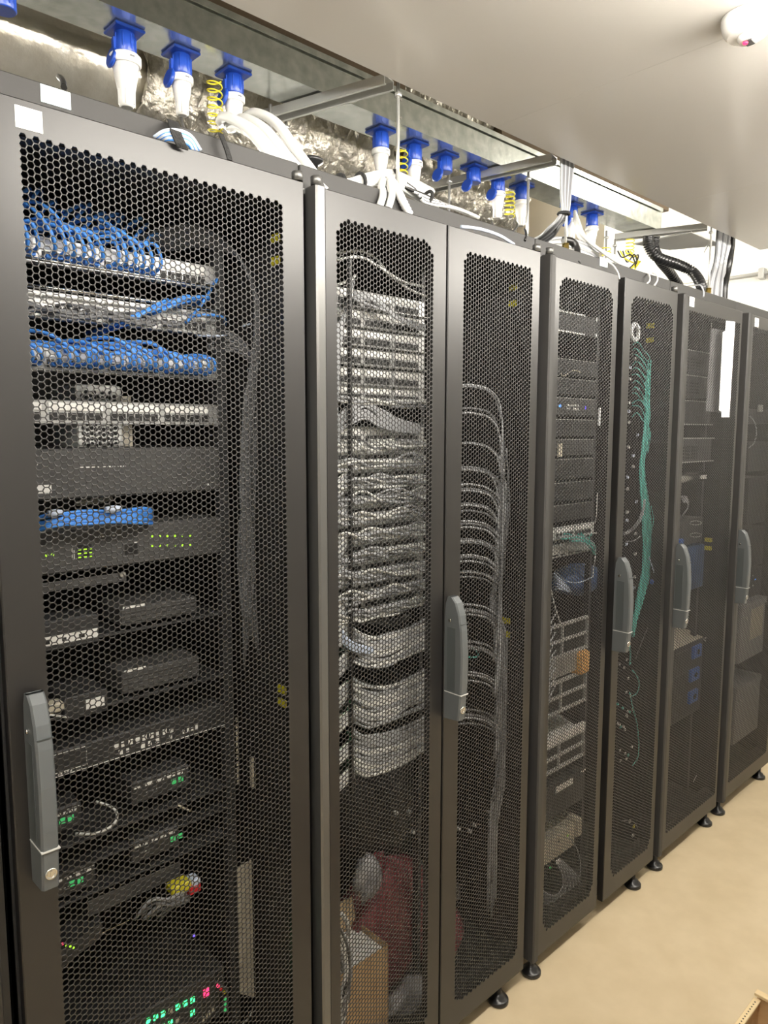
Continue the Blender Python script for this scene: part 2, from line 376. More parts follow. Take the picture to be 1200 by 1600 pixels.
R3 = rack(1.70, 2.505, [(1.732, 2.077, 1.757, 2.050, .026, None), (2.118, 2.478, 2.158, 2.4510, .026, 2.132)], 'third rack with two narrow doors, wide dark gap between them, teal cables inside',
          post=(1.702, 1.728, 'skirt'), feet=((1.738,.022),(2.37,.022)), hinge=((1.715, 2.142), (2.462, 2.14)), yellow=[(2.489, 2.03), (2.489, 1.98)])
R4 = rack(2.505, 3.09, [(2.540, 3.047, 2.562, 3.036, 0, 2.554, (2.568, 2.605, 2.105, 2.138, 2))], 'fourth rack with one door and a white paper strip on its mesh',
          post=(2.508, 2.533, 'skirt'), feet=((2.54,.022),(2.99,.022)), yellow=[(3.074, 1.20), (3.074, 1.165)])
R5 = rack(3.09, 3.70, [(3.130, 3.66, 3.155, 3.629, 0, 3.118, (3.175, 3.215, 2.095, 2.130, 2))], 'farthest rack, cut by the photo edge, with grey boxes behind its door',
          post=(3.093, 3.125, 'skirt'), feet=((3.125,.022),(3.6,.022)), skirt=(0, .0))
# label stickers on the roof fascias
for (u, v, dx, rk) in ((87, 152, .045, R1), (943, 410, .045, R3)):
    c = at(u, v, .042); MB().cbox(c[0]-dx/2, c[0]+dx/2, .0405, .0418, c[2]-.013, c[2]+.013, .0004).build('fascia_label', 'bluelabel', rk)

# ------------------------------------------------------------------ rails inside racks
def rail(rk, x0, x1, y, z0, z1, m='gear_dark', holes=True):
    o = MB().box(x0, x1, y, y+.02, z0, z1).build('mounting_rail', m, rk)
    return o
for rk, a, b, y in ((R1, .80, .822, .205), (R2, 1.350, 1.362, .135), (R3, 2.19, 2.205, .135), (R4, 3.03, 3.05, .12), (R5, 3.2, 3.22, .13)):
    rail(rk, a, b, y, .1, 2.08)
for rk, u0, u1, v, y, z0_, z1_ in ((R2, 547, 552, 700, .075, .80, 2.04), (R3, 846, 853, 1150, .075, .60, 1.30)):
    MB().cbox(at(u0, v, y)[0], at(u1, v, y)[0], y, y+.012, z0_, z1_, .002).build('cable_manager_bar', 'black', rk)
# square holes on the R1 rail, seen as bright dashes
for z in np.arange(.86, 1.02, .0148):
    MB().box(.826, .832, .2035, .2055, z, z+.010).build('rail_slot', 'beige', R1)
o = thing('trough_plate', 'tall light grey perforated plate at lower right inside nearest rack', 'plate', at(384, 1560, .2))
q0 = at(371, 1357, .19); q1 = at(397, 1540, .19)
MB().prism([(q0[0], q0[2]), (q1[0], q0[2]+.004), (q1[0], q1[2]-.03), (q0[0], q1[2]+.0)], 'y', .19, .194).build('plate', 'beige', o)
o = tag(MB().box(.842, .850, .17, .175, .86, .93).build('plate_strip', 'beige'), 'thin brass strip hanging beside the right rail in nearest rack', 'strip')

# ------------------------------------------------------------------ generic gear
_port = {}
def port_row(parent, xs, z, y, w, h, m='hole', name='port', proud=.0015):
    key = (round(w, 4), round(h, 4), m)
    for x in xs:
        if key not in _port:
            o = MB().box(x-w/2, x+w/2, y-proud, y+.001, z, z+h).build(name, m, parent, origin=(x, y, z)); _port[key] = o
        else: inst(name, _port[key], (x, y, z), parent)
def patch_panel(x0, x1, z0, z1, y, label, grp, n=24, m='steel', blocks=4, lip=True, lm='label'):
    t = thing('patch_bay', label, 'patch panel', ((x0+x1)/2, y, z0), grp)
    MB().cbox(x0, x1, y, y+.012, z0, z1, .0015).build('face_plate', m, t)
    h = z1-z0; W = x1-x0; e = .018
    if lip: MB().cbox(x0, x1, y-.012, y, z0, z0+.003, .001).build('lower_lip', m, t)
    bw = (W-2*e)/blocks
    xs = []
    for k in range(blocks):
        a = x0+e+k*bw+.006; b = a+bw-.012
        MB().cbox(a, b, y-.002, y, z0+h*.56, z0+h*.88, .0005).build('label_strip', lm, t)
        m_ = n//blocks
        xs += [a+(b-a)*(i+.5)/m_ for i in range(m_)]
    port_row(t, xs, z0+h*.16, y, min(.0145, (xs[1]-xs[0])*.8), h*.32)
    return t, xs
def chassis(name, x0, x1, z0, z1, y, label, cat, grp=None, m='gear', depth=.4, c=.003, ears=True):
    t = thing(name, label, cat, ((x0+x1)/2, y+depth/2, z0), grp)
    MB().cbox(x0, x1, y, y+depth, z0, z1, c).build('body', m, t)
    return t
def dashes(parent, x0, x1, z, y, n, h, m='label', name='printed_mark', fill=.6, drop=0.15):
    w = (x1-x0)/n; b = MB()
    for i in range(n):
        if random.random() < drop: continue
        a = x0+i*w; b.box(a, a+w*fill*random.uniform(.7, 1.2), y-.0008, y, z+jit(h*.1), z+h*random.uniform(.7, 1.1))
    if b.v:
        return b.build(name, m, parent)

# ================================================================== RACK 1
Y = .20; XL, XR = .318, .797
def r1z(pair, side=1): return zz(pair[0], pair[1], Y)
# three blue-corded rows
G1 = 'silver patch panels in nearest rack'
pp1, px1 = patch_panel(XL, XR, zz(60, 412, Y), zz(60, 368, Y), Y, 'topmost silver patch panel in nearest rack with blue cords', G1)
pp2, px2 = patch_panel(XL, XR, zz(60, 497, Y), zz(60, 453, Y), Y, 'silver patch panel under topmost one, dark grey cords in its ports', G1)
pp3, px3 = patch_panel(XL, XR, zz(60, 579, Y), zz(60, 540, Y), Y, 'silver patch panel under a dense fringe of blue cords', G1)
pp4, px4 = patch_panel(XL, XR, zz(60, 662, Y), zz(60, 624, Y), Y, 'empty silver patch panel with four white label strips', G1, n=24)
# guide bars under/over panels
for z, lb in ((zz(40, 408, Y), 'bright cable guide bar under topmost blue corded panel'), (zz(40, 450, Y), 'bright cable guide bar above grey corded panel')):
    g = thing('cable_guide_bar', lb, 'cable guide', ((XL+XR)/2, Y-.03, z))
    MB().tube([(XL, Y-.004, z), (XL, Y-.03, z), (XR-.02, Y-.03, z), (XR-.004, Y-.02, z+.002), (XR, Y-.004, z+.004)], .003, 8).build('bar', 'chrome', g)
    MB().box(XR-.005, XR+.0, Y-.006, Y-.001, z-.008, z+.012).build('end_bracket', 'steel', g)
def plugged(x, z, y, pts, r, m, lab, grp, boot=True):
    """patch cord with a plug body; pts are offsets from the port"""
    t = thing('patch_cable', lab, 'cord', (x, y, z), grp)
    P = [(x, y-.012, z)]+[(x+a, y+b, z+c) for a, b, c in pts]
    MB().tube(spl(P, 4), r, 6).build('cord', m, t)
    if boot: MB().cbox(x-.0055, x+.0055, y-.022, y-.0018, z-.004, z+.004, .001).build('plug', m, t)
    return t
lab = 'blue patch cord arching up from the topmost panel of nearest rack'
z1 = pp1['_w'][2]+.012
for i, x in enumerate(px1[:18]):
    s = -.055-jit(.022); h = .060+jit(.022)
    plugged(x, z1, Y, [(.002, -.045, .010), (s*.25, -.052, .042), (s*.75, -.035, h), (s*1.3, .01, h+.005), (s*1.6, .09, h-.01)], .0036, 'cordblue', 'blue cord arching up from topmost panel of nearest rack, %s from the left' % nth(i), 'blue cords on topmost panel')
lab = 'short blue patch cord rising to the right above topmost panel'
for i in range(15):
    x = XL+.02+i*.022; z = z1+.075+jit(.008)-i*.001
    cord('patch_cable', [(x-.012, Y+.13, z-.012), (x, Y+.02, z), (x+.018, Y+.012, z+.022), (x+.045+jit(.008), Y+.03, z+.040+jit(.01)), (x+.07, Y+.12, z+.045)], .0036, 'cordblue', 'short blue cord rising right above topmost panel, %s from the left' % nth(i), 'cord', 'upper blue cords')
lab = 'blue patch cord in the dense fringe on the third panel of nearest rack'
z3 = pp3['_w'][2]+.012
for i, x in enumerate(px3+[a+.006 for a in px3[9:21:2]]):
    s = -.045-jit(.028); h = .036+jit(.014)
    plugged(x, z3, Y, [(.0, -.045, .004), (s*.2, -.055, .022), (s*.8, -.045, h), (s*1.5, .0, h+.003), (s*1.9, .1, h-.006)], .0035, 'cordblue', 'blue cord of the dense fringe on third panel, %s plugged from the left' % nth(i) if i < 24 else 'blue cord in the second layer of the dense fringe, %s from the left' % nth(i-24), 'blue cords on third panel', boot=i < 24)
lab = 'blue cord crossing to the right behind the second panel row'
for i in range(9):
    p = at(185+i*10, 508-i*4+jit(4), Y-.03); q = at(240+i*11, 478-i*1.5+jit(8), Y-.01)
    cord('patch_cable', [(p[0]-.02, Y+.08, p[2]-.01), p, ((p[0]+q[0])/2, Y-.035, (p[2]+q[2])/2+.004), q, (q[0]+.02, Y+.1, q[2])], .0036, 'cordblue', 'blue cord crossing right behind second panel row, %s from the left' % nth(i), 'cord', 'blue cords of second panel')
cord('patch_cable', uv([(290, 505, .19), (312, 480, .17), (328, 455, .18), (340, 435, .21), (343, 428, .3)]), .0032, 'cordblue', 'single blue cord climbing at the right end of the second panel', 'cord')
cord('patch_cable', uv([(300, 494, .19), (330, 492, .17), (350, 497, .18), (352, 508, .22)]), .0032, 'cordblue', 'blue cord hooking down at the right end of second panel', 'cord')
for p in (((305, 524, .2), (345, 525, .18), (360, 522, .26)), ((378, 510, .2), (392, 506, .2), (412, 500, .22))):
    cord('fibre_cable', uv(p), .0025, 'cordpale', 'pale aqua fibre cord near the right rail, %s one' % ('left' if p[0][0] < 350 else 'right'), 'cord')
# dark grey cords on panel 2
lab = 'dark grey patch cord drooping on the second panel of nearest rack'
z2 = pp2['_w'][2]+.012
for i, x in enumerate(px2[:20]):
    plugged(x, z2, Y, [(.0, -.04, .0), (-.03, -.045, -.006+jit(.006)), (-.08, -.03, .004+jit(.01)), (-.12, .06, .01)], .003, 'corddark', 'dark grey cord drooping on second panel, %s from the left' % nth(i), 'grey cords on second panel')
# grey bundle sweeping to the right side and down
for i in range(14):
    d = i*3.2
    cord('trunk_cable', uv([(215+d, 372+i*1.5, .26), (285+d*.8, 352+d*.8, .22), (345+d*.6, 372+d*.7, .19), (388+d*.25, 430+d*.5, .17), (400+jit(6), 520, .17), (388+jit(9), 640, .18), (384+jit(8), 780, .19), (388+jit(9), 900, .19), (382, 1010+jit(40), .20)]),
         .0033, 'corddark', 'dark grey cable sweeping right and down inside nearest rack, %s from outside' % nth(i), 'cable', 'grey trunk cables in nearest rack')
for i in range(7):
    cord('trunk_cable', uv([(325, 520+i*4, .22), (370+i*3, 524+i*6, .20), (405+i*3, 590+i*8, .18), (392+i*2, 700, .19), (372+i*4, 850, .2), (380+i*4, 970+i*9, .19)]),
         .003, 'corddark', 'dark grey cable leaving third panel towards the right rail, %s from top' % nth(i), 'cable', 'lower grey trunk cables in nearest rack')
# pale perforated box standing in for light through the rear door, behind panel 4
q0 = at(118, 600, .36); q1 = at(193, 702, .36)
o = thing('rear_light_box', 'pale perforated box standing in for light through the rear door behind the empty patch panel', 'stand-in box', (q0[0], .4, q1[2]))
MB().cbox(q0[0], q1[0], .36, .5, q1[2]-.02, q0[2], .003).build('body', 'label', o)
b = MB(); q_y = .3605
for i in range(9):
    for j in range(12):
        b.lathe([(0, .0042), (.002, .0042)], (q0[0]+.012+i*(q1[0]-q0[0]-.02)/9, q_y, q1[2]-.01+j*(q0[2]-q1[2])/12.2+(i%2)*.008), (0,-1,0), 8)
o2 = b.build('vent_hole', 'hole', o); o2['kind'] = 'stuff'
MB().box(q1[0]+.004, q1[0]+.03, .38, .42, q1[2]-.02, q0[2]-.02).build('side_plate', 'beige', o)
# appliances
za, zb = zz(330, 772, Y), zz(60, 700, Y)
ap1 = chassis('network_appliance', XL, XR, zz(60, 783, Y), zz(60, 702, Y), Y, 'charcoal two unit appliance with white label below the empty panel', 'appliance')
zc = ap1['_w'][2]
MB().box(.0+at(50, 760, Y)[0], at(80, 760, Y)[0], Y-.001, Y, zz(65, 771, Y), zz(65, 758, Y)).build('label_sticker', 'label', ap1)
dashes(ap1, at(50, 725, Y)[0], at(60, 725, Y)[0], zz(55, 727, Y), Y, 3, .004)
dashes(ap1, at(125, 728, Y)[0], at(200, 727, Y)[0], zz(160, 730, Y), Y, 9, .002, drop=.3)
dashes(ap1, at(320, 757, Y)[0], at(328, 757, Y)[0], zz(322, 758, Y), Y, 2, .003)
ap2 = chassis('network_appliance', XL, XR, zz(60, 901, Y), zz(60, 833, Y), Y, 'charcoal appliance with rows of yellow green lights', 'appliance')
for u0, u1, v, m, n in ((238, 297, 838, 'ledy', 6), (238, 297, 853, 'ledy', 6)):
    for k in range(n):
        u = u0+(u1-u0)*k/(n-1); vv = v-(u-u0)*.02
        c = at(u, vv, Y); MB().lathe([(0, .0026), (.001, .002)], (c[0], Y, c[2]), (0,-1,0), 8).build('indicator_light', m, ap2)
for u, v in ((73, 868), (82, 867)):
    c = at(u, v, Y); MB().lathe([(0, .003), (.001, .002)], (c[0], Y, c[2]), (0,-1,0), 8).build('indicator_light', 'ledy', ap2)
for u in (124, 133, 141):
    for v in (859, 865, 871):
        c = at(u, v-(u-124)*.1, Y); MB().box(c[0]-.003, c[0]+.003, Y-.001, Y, c[2]-.0012, c[2]+.0012).build('indicator_light', 'ledy', ap2)
c0 = at(120, 872, Y); c1 = at(143, 852, Y)
MB().box(c0[0], c1[0], Y-.0005, Y+.001, c0[2]-.003, c1[2]+.003).build('display_window', 'hole', ap2)
dashes(ap2, at(112, 865, Y)[0], at(118, 865, Y)[0], zz(113, 873, Y), Y, 2, .022, m='lightgrey', drop=0)
dashes(ap2, at(148, 840, Y)[0], at(192, 838, Y)[0], zz(170, 838, Y), Y, 8, .002, drop=.2)
dashes(ap2, at(210, 848, Y)[0], at(218, 848, Y)[0], zz(212, 848, Y), Y, 1, .002, drop=0)
dashes(ap2, at(52, 868, Y)[0], at(62, 868, Y)[0], zz(55, 874, Y), Y, 2, .016, drop=0)
MB().cbox(at(195, 860, Y)[0], at(215, 860, Y)[0], Y-.001, Y+.001, zz(205, 866, Y), zz(205, 850, Y), .0005).build('port', 'hole', ap2)
# blue cord coil lying between the appliances
lab = 'blue cord in the coil lying between the two charcoal appliances'
for i in range(9):
    v = 806+i*2.2
    cord('patch_cable', uv([(50, v+8+jit(4), .18), (80, v+jit(5), .15), (130, v-4+jit(5), .16), (180, v-6+jit(4), .15), (225, v-9+jit(3), .17), (236, v-6, .22), (200, v-10, .27)]), .0034, 'cordblue', 'blue cord coiled between the charcoal appliances, %s from the top' % nth(i), 'cord', 'coiled blue cords')
for u, v, du in ((165, 797, 14), (75, 803, 10)):
    c = at(u, v, .14); tag(MB().lathe([(0, .006), (du*.0014, .007), (du*.0014+.01, .004)], c, (1,0,.05), 10).build('plug_boot', 'cordpale'), 'pale plug boot on the blue coil, %s one' % ('right' if u > 100 else 'left'), 'plug')
for i in range(8):
    c = at(122+i*7, 786-i*.9, .3); 
    tag(MB().lathe([(0, .006), (.004, .006), (.0042, .003), (.002, .003)], c, (0,-1,0), 10).build('connector', 'beige'), 'small beige round connector above the blue coil, %s from the left' % nth(i), 'connector', 'row of beige connectors')
# shelf edge and small devices
def shelf(x0, x1, z, y0, y1, label, m='gear', lip=.018, rk=None):
    t = thing('rack_shelf', label, 'shelf', ((x0+x1)/2, (y0+y1)/2, z), None)
    MB().box(x0, x1, y0, y1, z, z+.002).build('tray', m, t)
    MB().cbox(x0, x1, y0-.002, y0, z, z+lip, .0008).build('front_lip', m, t)
    return t
sh1 = shelf(XL, at(197, 905, Y)[0], zz(60, 927, Y), Y, Y+.3, 'charcoal shelf lip under the appliance with yellow green lights')
MB().lathe([(0,.006),(.002,.006)], (at(190, 897, Y)[0], Y-.004, zz(190, 897, Y)), (0,-1,0), 10).build('shelf_screw', 'chrome', sh1)
for (u0, u1, vt, vb, lb) in ((188, 308, 952, 975, 'grey vented block above its twin in nearest rack'), (190, 312, 1052, 1082, 'grey vented block below its twin in nearest rack')):
    x0 = at(u0, vt, Y)[0]; x1 = at(u1, vt-20, Y)[0]
    z0 = zz(u0, vb+5, Y); z1 = zz(u0, vt, Y)
    t = chassis('vented_module', x0, x1, z0, z1, Y, lb, 'module', None, 'gear', .2)
    for k in range(3): MB().box(x0+.004, x1-.004, Y-.0008, Y, z0+(k+.7)*(z1-z0)/4, z0+(k+.7)*(z1-z0)/4+.0012).build('groove', 'hole', t)
    MB().box(x0+.005, x0+.05, Y-.001, Y, z1-.001, z1+.004).build('label_strip', 'label', t)
    s = shelf(XL, XR, z0-.012, Y-.005, Y+.3, 'thin black shelf carrying the %s grey vented block' % ('upper' if vt < 1000 else 'lower'), 'gear_dark', .006)
# switch with white front label
x0 = XL; x1 = at(152, 985, Y)[0]
t = chassis('small_switch', x0, x1, zz(60, 1020, Y), zz(60, 972, Y), Y-.01, 'small black switch with a long white label strip on its front', 'switch', None, 'gear_dark', .18)
MB().box(x0+.01, x1-.003, Y-.0115, Y-.01, zz(60, 1012, Y-.01), zz(60, 998, Y-.01)).build('label_strip', 'label', t)
dashes(t, x0+.012, x1-.008, zz(60, 1009, Y-.0115), Y-.0115, 6, .008, 'hole', 'port', .35, 0)
MB().box(x0+.01, x0+.055, Y-.0115, Y-.01, zz(60, 979, Y-.01), zz(60, 975, Y-.01)).build('label_strip', 'label', t)
x0 = at(95, 1100, Y)[0]; x1 = at(166, 1085, Y)[0]
t = chassis('small_switch', x0, x1, zz(130, 1118, Y), zz(130, 1082, Y), Y-.01, 'small black box with a short bright white label', 'switch', None, 'gear_dark', .15)
MB().box(at(131, 1100, Y)[0], at(160, 1100, Y)[0], Y-.0115, Y-.01, zz(145, 1103, Y), zz(145, 1088, Y)).build('label_sticker', 'label', t)
t = thing('wall_adapter', 'small beige adapter beside a white strip near the nearest handle', 'adapter', at(85, 1112, Y))
c = at(88, 1108, Y-.02); MB().cbox(c[0]-.02, c[0]+.012, Y-.03, Y, c[2]-.004, c[2]+.014, .003).build('body', 'beige', t)
MB().tube(uv([(62, 1115, Y-.02), (85, 1118, Y-.03), (106, 1121, Y-.02)]), .002, 6).build('cable', 'cordwhite', t)
# one unit server with white print
def line(parent, pts, y, r=.0009, m='label', name='printed_line'):
    P = [(at(u, v, y)[0], y-.0006, at(u, v, y)[2]) for u, v in pts]
    return MB().tube(P, r, 4).build(name, m, parent)
zt, zbm = zz(70, 1180, Y), zz(70, 1222, Y)
t = chassis('rack_server', XL, XR, zbm, zt, Y, 'black one unit server with a white printed line and lettering', 'server', None, 'gear_dark', .5)
MB().box(XL+.005, XR-.003, Y-.001, Y, zbm+.002, zbm+.0034).build('printed_line', 'label', t)
fx0, fx1 = at(76, 1200, Y)[0], at(135, 1190, Y)[0]
for a, b_, c_, d_ in ((fx0, fx1, zbm+.009, zbm+.0102), (fx0, fx1, zt-.006, zt-.0048), (fx0, fx0+.0012, zbm+.009, zt-.005), (fx1, fx1+.0012, zbm+.009, zt-.005)):
    MB().box(a, b_, Y-.001, Y, c_, d_).build('printed_frame', 'label', t)
dashes(t, at(178, 1165, Y)[0], at(275, 1150, Y)[0], zbm+.022, Y, 9, .012, drop=0, fill=.55, name='lettering')
dashes(t, at(185, 1165, Y)[0], at(275, 1150, Y)[0], zbm+.008, Y, 8, .011, drop=.1, fill=.5, name='lettering')
dashes(t, at(286, 1165, Y)[0], at(312, 1150, Y)[0], zbm+.012, Y, 4, .010, drop=0, fill=.7, name='lettering')
dashes(t, at(84, 1212, Y)[0], at(130, 1200, Y)[0], zbm+.0045, Y, 9, .004, drop=.1, name='lettering')
# media converters with white stripes and green lights
def converter(u0, u1, v, lb, gl=None, gr=None):
    x0 = at(u0, v, Y)[0]; x1 = at(u1, v-(u1-u0)*.3, Y)[0]; z = zz(u0, v, Y)
    t = chassis('media_converter', x0, x1, z-.034, z+.014, Y, lb, 'converter', 'media converters in nearest rack', 'gear_dark', .16)
    dashes(t, x0+.006, x1-.004, z-.001, Y, 5, .006, drop=0, fill=.62, name='label_strip')
    dashes(t, x0+(x1-x0)*.55, x1-.002, z+.006, Y, 4, .0015, m='lightgrey', drop=0, fill=.8)
    dashes(t, x0+.02, x0+(x1-x0)*.5, z-.016, Y, 4, .002, m='lightgrey', drop=.2)
    if gl:
        a = at(gl, v, Y)[0]
        for k in range(2): MB().box(a+k*.016, a+k*.016+.011, Y-.0012, Y, z-.018, z-.007).build('indicator_light', 'ledgd', t)
    return t
converter(205, 296, 1235, 'black converter with white stripe right of the white cable loop', 268)
converter(76, 128, 1280, 'black converter with white stripe at left end of the white cable loop', 92)
converter(205, 280, 1328, 'black converter with white stripe and green lights, right middle of nearest rack', 282-15)
converter(70, 150, 1388, 'black converter with white stripe at the foot of the nearest handle', 108)
cord('white_cable', uv([(118, 1303, .17), (150, 1302, .15), (175, 1290, .16), (183, 1275, .18), (176, 1262, .2), (150, 1252, .22)]), .0028, 'cordwhite', 'white cable loop in front of the left converter', 'cable')
cord('brass_strip', uv([(278, 1258, .18), (297, 1267, .18)]), .0022, 'beige', 'short beige strip between two right converters', 'strip')
for i, (v0, v1, lb) in enumerate(((1330, 1255, 'upper'), (1370, 1300, 'middle'), (1420, 1345, 'lower'))):
    shelf(XL, XR, zz(90, v0, Y), Y, Y+.3, 'thin black %s shelf under the small converters' % lb, 'gear_dark', .004)
t = shelf(at(138, 1430, .2)[0], at(282, 1370, .2)[0], zz(140, 1432, .2), .2, .6, 'brown grey metal shelf tilted low in nearest rack', 'gear', .034)
# colourful plugs
for (u, v, m, s, lb) in ((274, 1388, 'yellow', .012, 'yellow plug left of the red plug on tangled cables'), (287, 1383, 'yellow', .013, 'larger yellow plug touching the red one'), (302, 1386, 'red', .014, 'red plug at right end of tangled cables'), (304, 1376, 'cordpale', .010, 'pale plug above the red one')):
    c = at(u, v, .16); tag(MB().cbox(c[0]-s, c[0]+s, .15, .18, c[2]-s*.8, c[2]+s*.8, .003).build('cable_plug', m), lb, 'plug')
for i in range(9):
    cord('black_cable', uv([(210+i*5, 1432+jit(5), .17), (235+i*4, 1412+jit(8), .15), (262+i*3, 1408+jit(8), .14), (290, 1402+jit(9), .16), (298, 1392+jit(5), .2)]), .0035, 'corddark' if i % 3 else 'cordgrey', 'tangled cable below red and yellow plugs, %s from the left' % nth(i), 'cable', 'tangled cables low in nearest rack')
# tilted router with tiny lights
c = at(75, 1530, .17)
t = thing('router', 'black router leaning at bottom left of nearest rack with tiny lights', 'router', c)
q = [at(75, 1530, .18), at(160, 1462, .18), at(160, 1440, .18), at(75, 1500, .18)]
MB().prism([(p[0], p[2]) for p in q], 'y', .18, .30).build('body', 'gear_dark', t)
for (u, v, m) in ((98, 1475, 'ledr'), (104, 1478, 'ledy'), (110, 1479, 'ledy'), (115, 1481, 'ledy')):
    p = at(u, v, .178); MB().cbox(p[0]-.0018, p[0]+.0018, .177, .18, p[2]-.0015, p[2]+.0015, .0004).build('indicator_light', m, t)
for (u, v) in ((76, 1508), (90, 1499), (82, 1515)):
    p = at(u, v, .178); MB().lathe([(0, .0022), (.001, .0015)], (p[0], .18, p[2]), (0,-1,0), 8).build('screw', 'chrome', t)
p = at(303, 1462, .2); tag(MB().lathe([(0, .003), (.002, .002)], p, (0,-1,0), 8).build('indicator_light', 'ledv'), 'tiny blue violet light in the dark lower part of nearest rack', 'light')
# bottom switch with bright green lights
zt = zz(310, 1552, .2)
t = chassis('lit_switch', XL, at(352, 1550, .2)[0], zt-.085, zt+.03, .2, 'black switch at bottom of nearest rack with glowing green port lights', 'switch', None, 'gear_dark', .3)
for i in range(7):
    for j in range(2):
        u = 302-i*11.5; v = 1562+i*5.4+j*20; 
        if j and i in (1,): continue
        p = at(u, v, .199)
        MB().box(p[0]-.0065, p[0]+.0035, .1985, .2, p[2]-.006, p[2]+.006).build('port_light', 'ledg' if (i+j) % 4 != 3 else 'beige', t)
for i in range(4):
    p = at(318+i*5, 1592-i*5, .199); MB().box(p[0]-.003, p[0]+.002, .1985, .2, p[2]-.006, p[2]+.005).build('port', 'beige', t)
p = at(322, 1551, .199); MB().box(p[0]-.006, p[0]+.007, .198, .2, p[2]-.009, p[2]+.009).build('status_light', 'ledr', t)
t = thing('open_bracket', 'grey open bracket beside the green lights, coloured studs on it', 'bracket', at(350, 1590, .18))
MB().tube(uv([(335, 1532, .18), (355, 1548, .18), (355, 1585, .18)]), .004, 6).build('bracket_bar', 'gear', t)
for u, v, m in ((340, 1540, 'ledr'), (345, 1545, 'red'), (350, 1550, 'yellow'), (351, 1560, 'ledgd'), (351, 1568, 'ledgd'), (351, 1577, 'ledgd')):
    p = at(u, v, .172); MB().lathe([(0, .004), (.004, .003)], p, (0,-1,0), 8).build('stud', m, t)
cord('white_cable', uv([(396, 1572, .19), (390, 1588, .19), (378, 1602, .19), (370, 1630, .2)]), .0014, 'cordwhite', 'thin white cable hanging off the light grey plate', 'cable')

# ================================================================== RACK 2
Y2 = .12; X20, X21 = .928, 1.345
lv = [462, 492, 522, 552, 583, 610, 675, 706, 734, 762, 790, 818, 848, 879, 910, 938]
zl = [zz(560, v, Y2) for v in lv]
ords = ['topmost', 'second', 'third', 'fourth', 'fifth', 'sixth', 'seventh', 'eighth', 'ninth', 'tenth', 'eleventh', 'twelfth', 'thirteenth', 'fourteenth', 'fifteenth', 'sixteenth']
P2 = []
for i, z in enumerate(zl):
    t, xs = patch_panel(X20, X21, z-.029, z+.013, Y2, '%s grey patch panel counted down in the second rack' % ords[i], 'patch panels in second rack', n=24, m='lightgrey' if i > 5 else 'steel')
    P2.append((z, xs))
# light cords covering the lower panels, running out to the right and looping down
bx = 1.672
fr = MB()
for i in range(5, 16):
    z, xs = P2[i]
    for k in range(24):
        if i < 7 and k % 2: continue
        x = xs[k]; dz = -.010-jit(.010); g = 1 if random.random() < .45 else (2 if random.random() < .12 else 0)
        P = [(x, Y2-.003, z-.019), (x+.004, Y2-.030, z-.021), (x+.025+jit(.01), Y2-.036-jit(.008), z-.019+dz), (x+.07+jit(.02), Y2-.034-jit(.006), z-.02+dz+jit(.006)), (min(x+.16, 1.36), Y2-.026, z-.02+dz+jit(.006))]
        if k < 12: P.append((x+.24, Y2-.010, z-.02+dz))
        fr.tube(spl(P, 4), .0030, 5, g)
    if i > 6:
        for k in range(5):
            x = .95+random.random()*.3; fr.tube(spl([(x, Y2-.03, z-.03+jit(.006)), (x+.05, Y2-.045, z-.012+jit(.01)), (x+.11, Y2-.04, z-.026+jit(.008)), (x+.15, Y2-.02, z-.03)], 4), .0030, 5, k % 2)
o = fr.build('patch_cord_fringe', ['cordgrey', 'cordwhite', 'corddark']); tag(o, 'mass of grey and white patch cords covering the lower panels of second rack', 'cords', None, 'stuff')
# loops to the right-hand bundle seen through the right door
for vi, v in enumerate((600, 640, 690, 728, 760, 788, 815, 840, 867, 892, 945, 1000, 1050, 1112)):
    n = 2 if vi < 3 else (3 if vi in (3, 4, 5, 6, 7, 8, 9) else 5)
    rr = 752+vi*1.2 if vi < 9 else 760
    for k in range(n):
        dv = k*4+jit(3.5)
        w_ = min(45, 68-abs(vi-5)*2)
        yb = .092+jit(.012)
        cord('patch_cable', uv([(676, v+8+dv, .12), (722, v+dv, .09), (745, v+dv+1, .085), (765, v+dv+8, .088), (779+jit(4), v+dv+30, .09), (786+jit(3)-vi*.7, v+90, yb), (783-vi+jit(3), v+190 if v < 800 else v+140, yb)]),
             .0030, 'corddark' if (k+vi) % 2 else 'cordgrey', '%s cord of the %s loop down behind the right door of second rack' % (('upper', 'second', 'third', 'fourth', 'lowest')[k], nth(vi)), 'cord', 'looping cords in second rack')
for i in range(20):
    a = jit(8); b = jit(7)
    cord('trunk_cable', uv([(783+a, 700+i*11, .095), (788+a, 790, .095+jit(.01)), (781+a*.8, 860, .095), (770+b*.6, 935, .10), (780+b*1.5, 990, .10), (786+b*1.2, 1060, .095), (787+b, 1130, .095), (782+b*1.2, 1210, .095), (770+b, 1290, .1), (768+b, 1340+i*5, .1)]),
         .0030, 'cordgrey' if i % 2 else 'corddark', 'grey cable in the tall bundle behind the right door of second rack', 'cable', 'tall cable bundle in second rack')
for v in (880, 1010, 1200):
    c = at(778, v, .135); 
cord('white_cable', uv([(768, 1350, .13), (773, 1380, .12), (772, 1405, .12), (764, 1420, .13)]), .0028, 'cordwhite', 'white cable tail at the foot of the tall bundle', 'cable')
cord('white_cable', uv([(762, 1492, .1), (775, 1484, .1), (786, 1472, .1), (794, 1465, .1)]), .003, 'cordwhite', 'white cable end near the floor behind right door of second rack', 'cable')
cord('green_cable', uv([(722, 1024, .1), (735, 1027, .09), (745, 1026, .1), (746, 1020, .12), (738, 1012, .14)]), .0022, 'teal', 'single teal cord loop behind right door of second rack', 'cord')
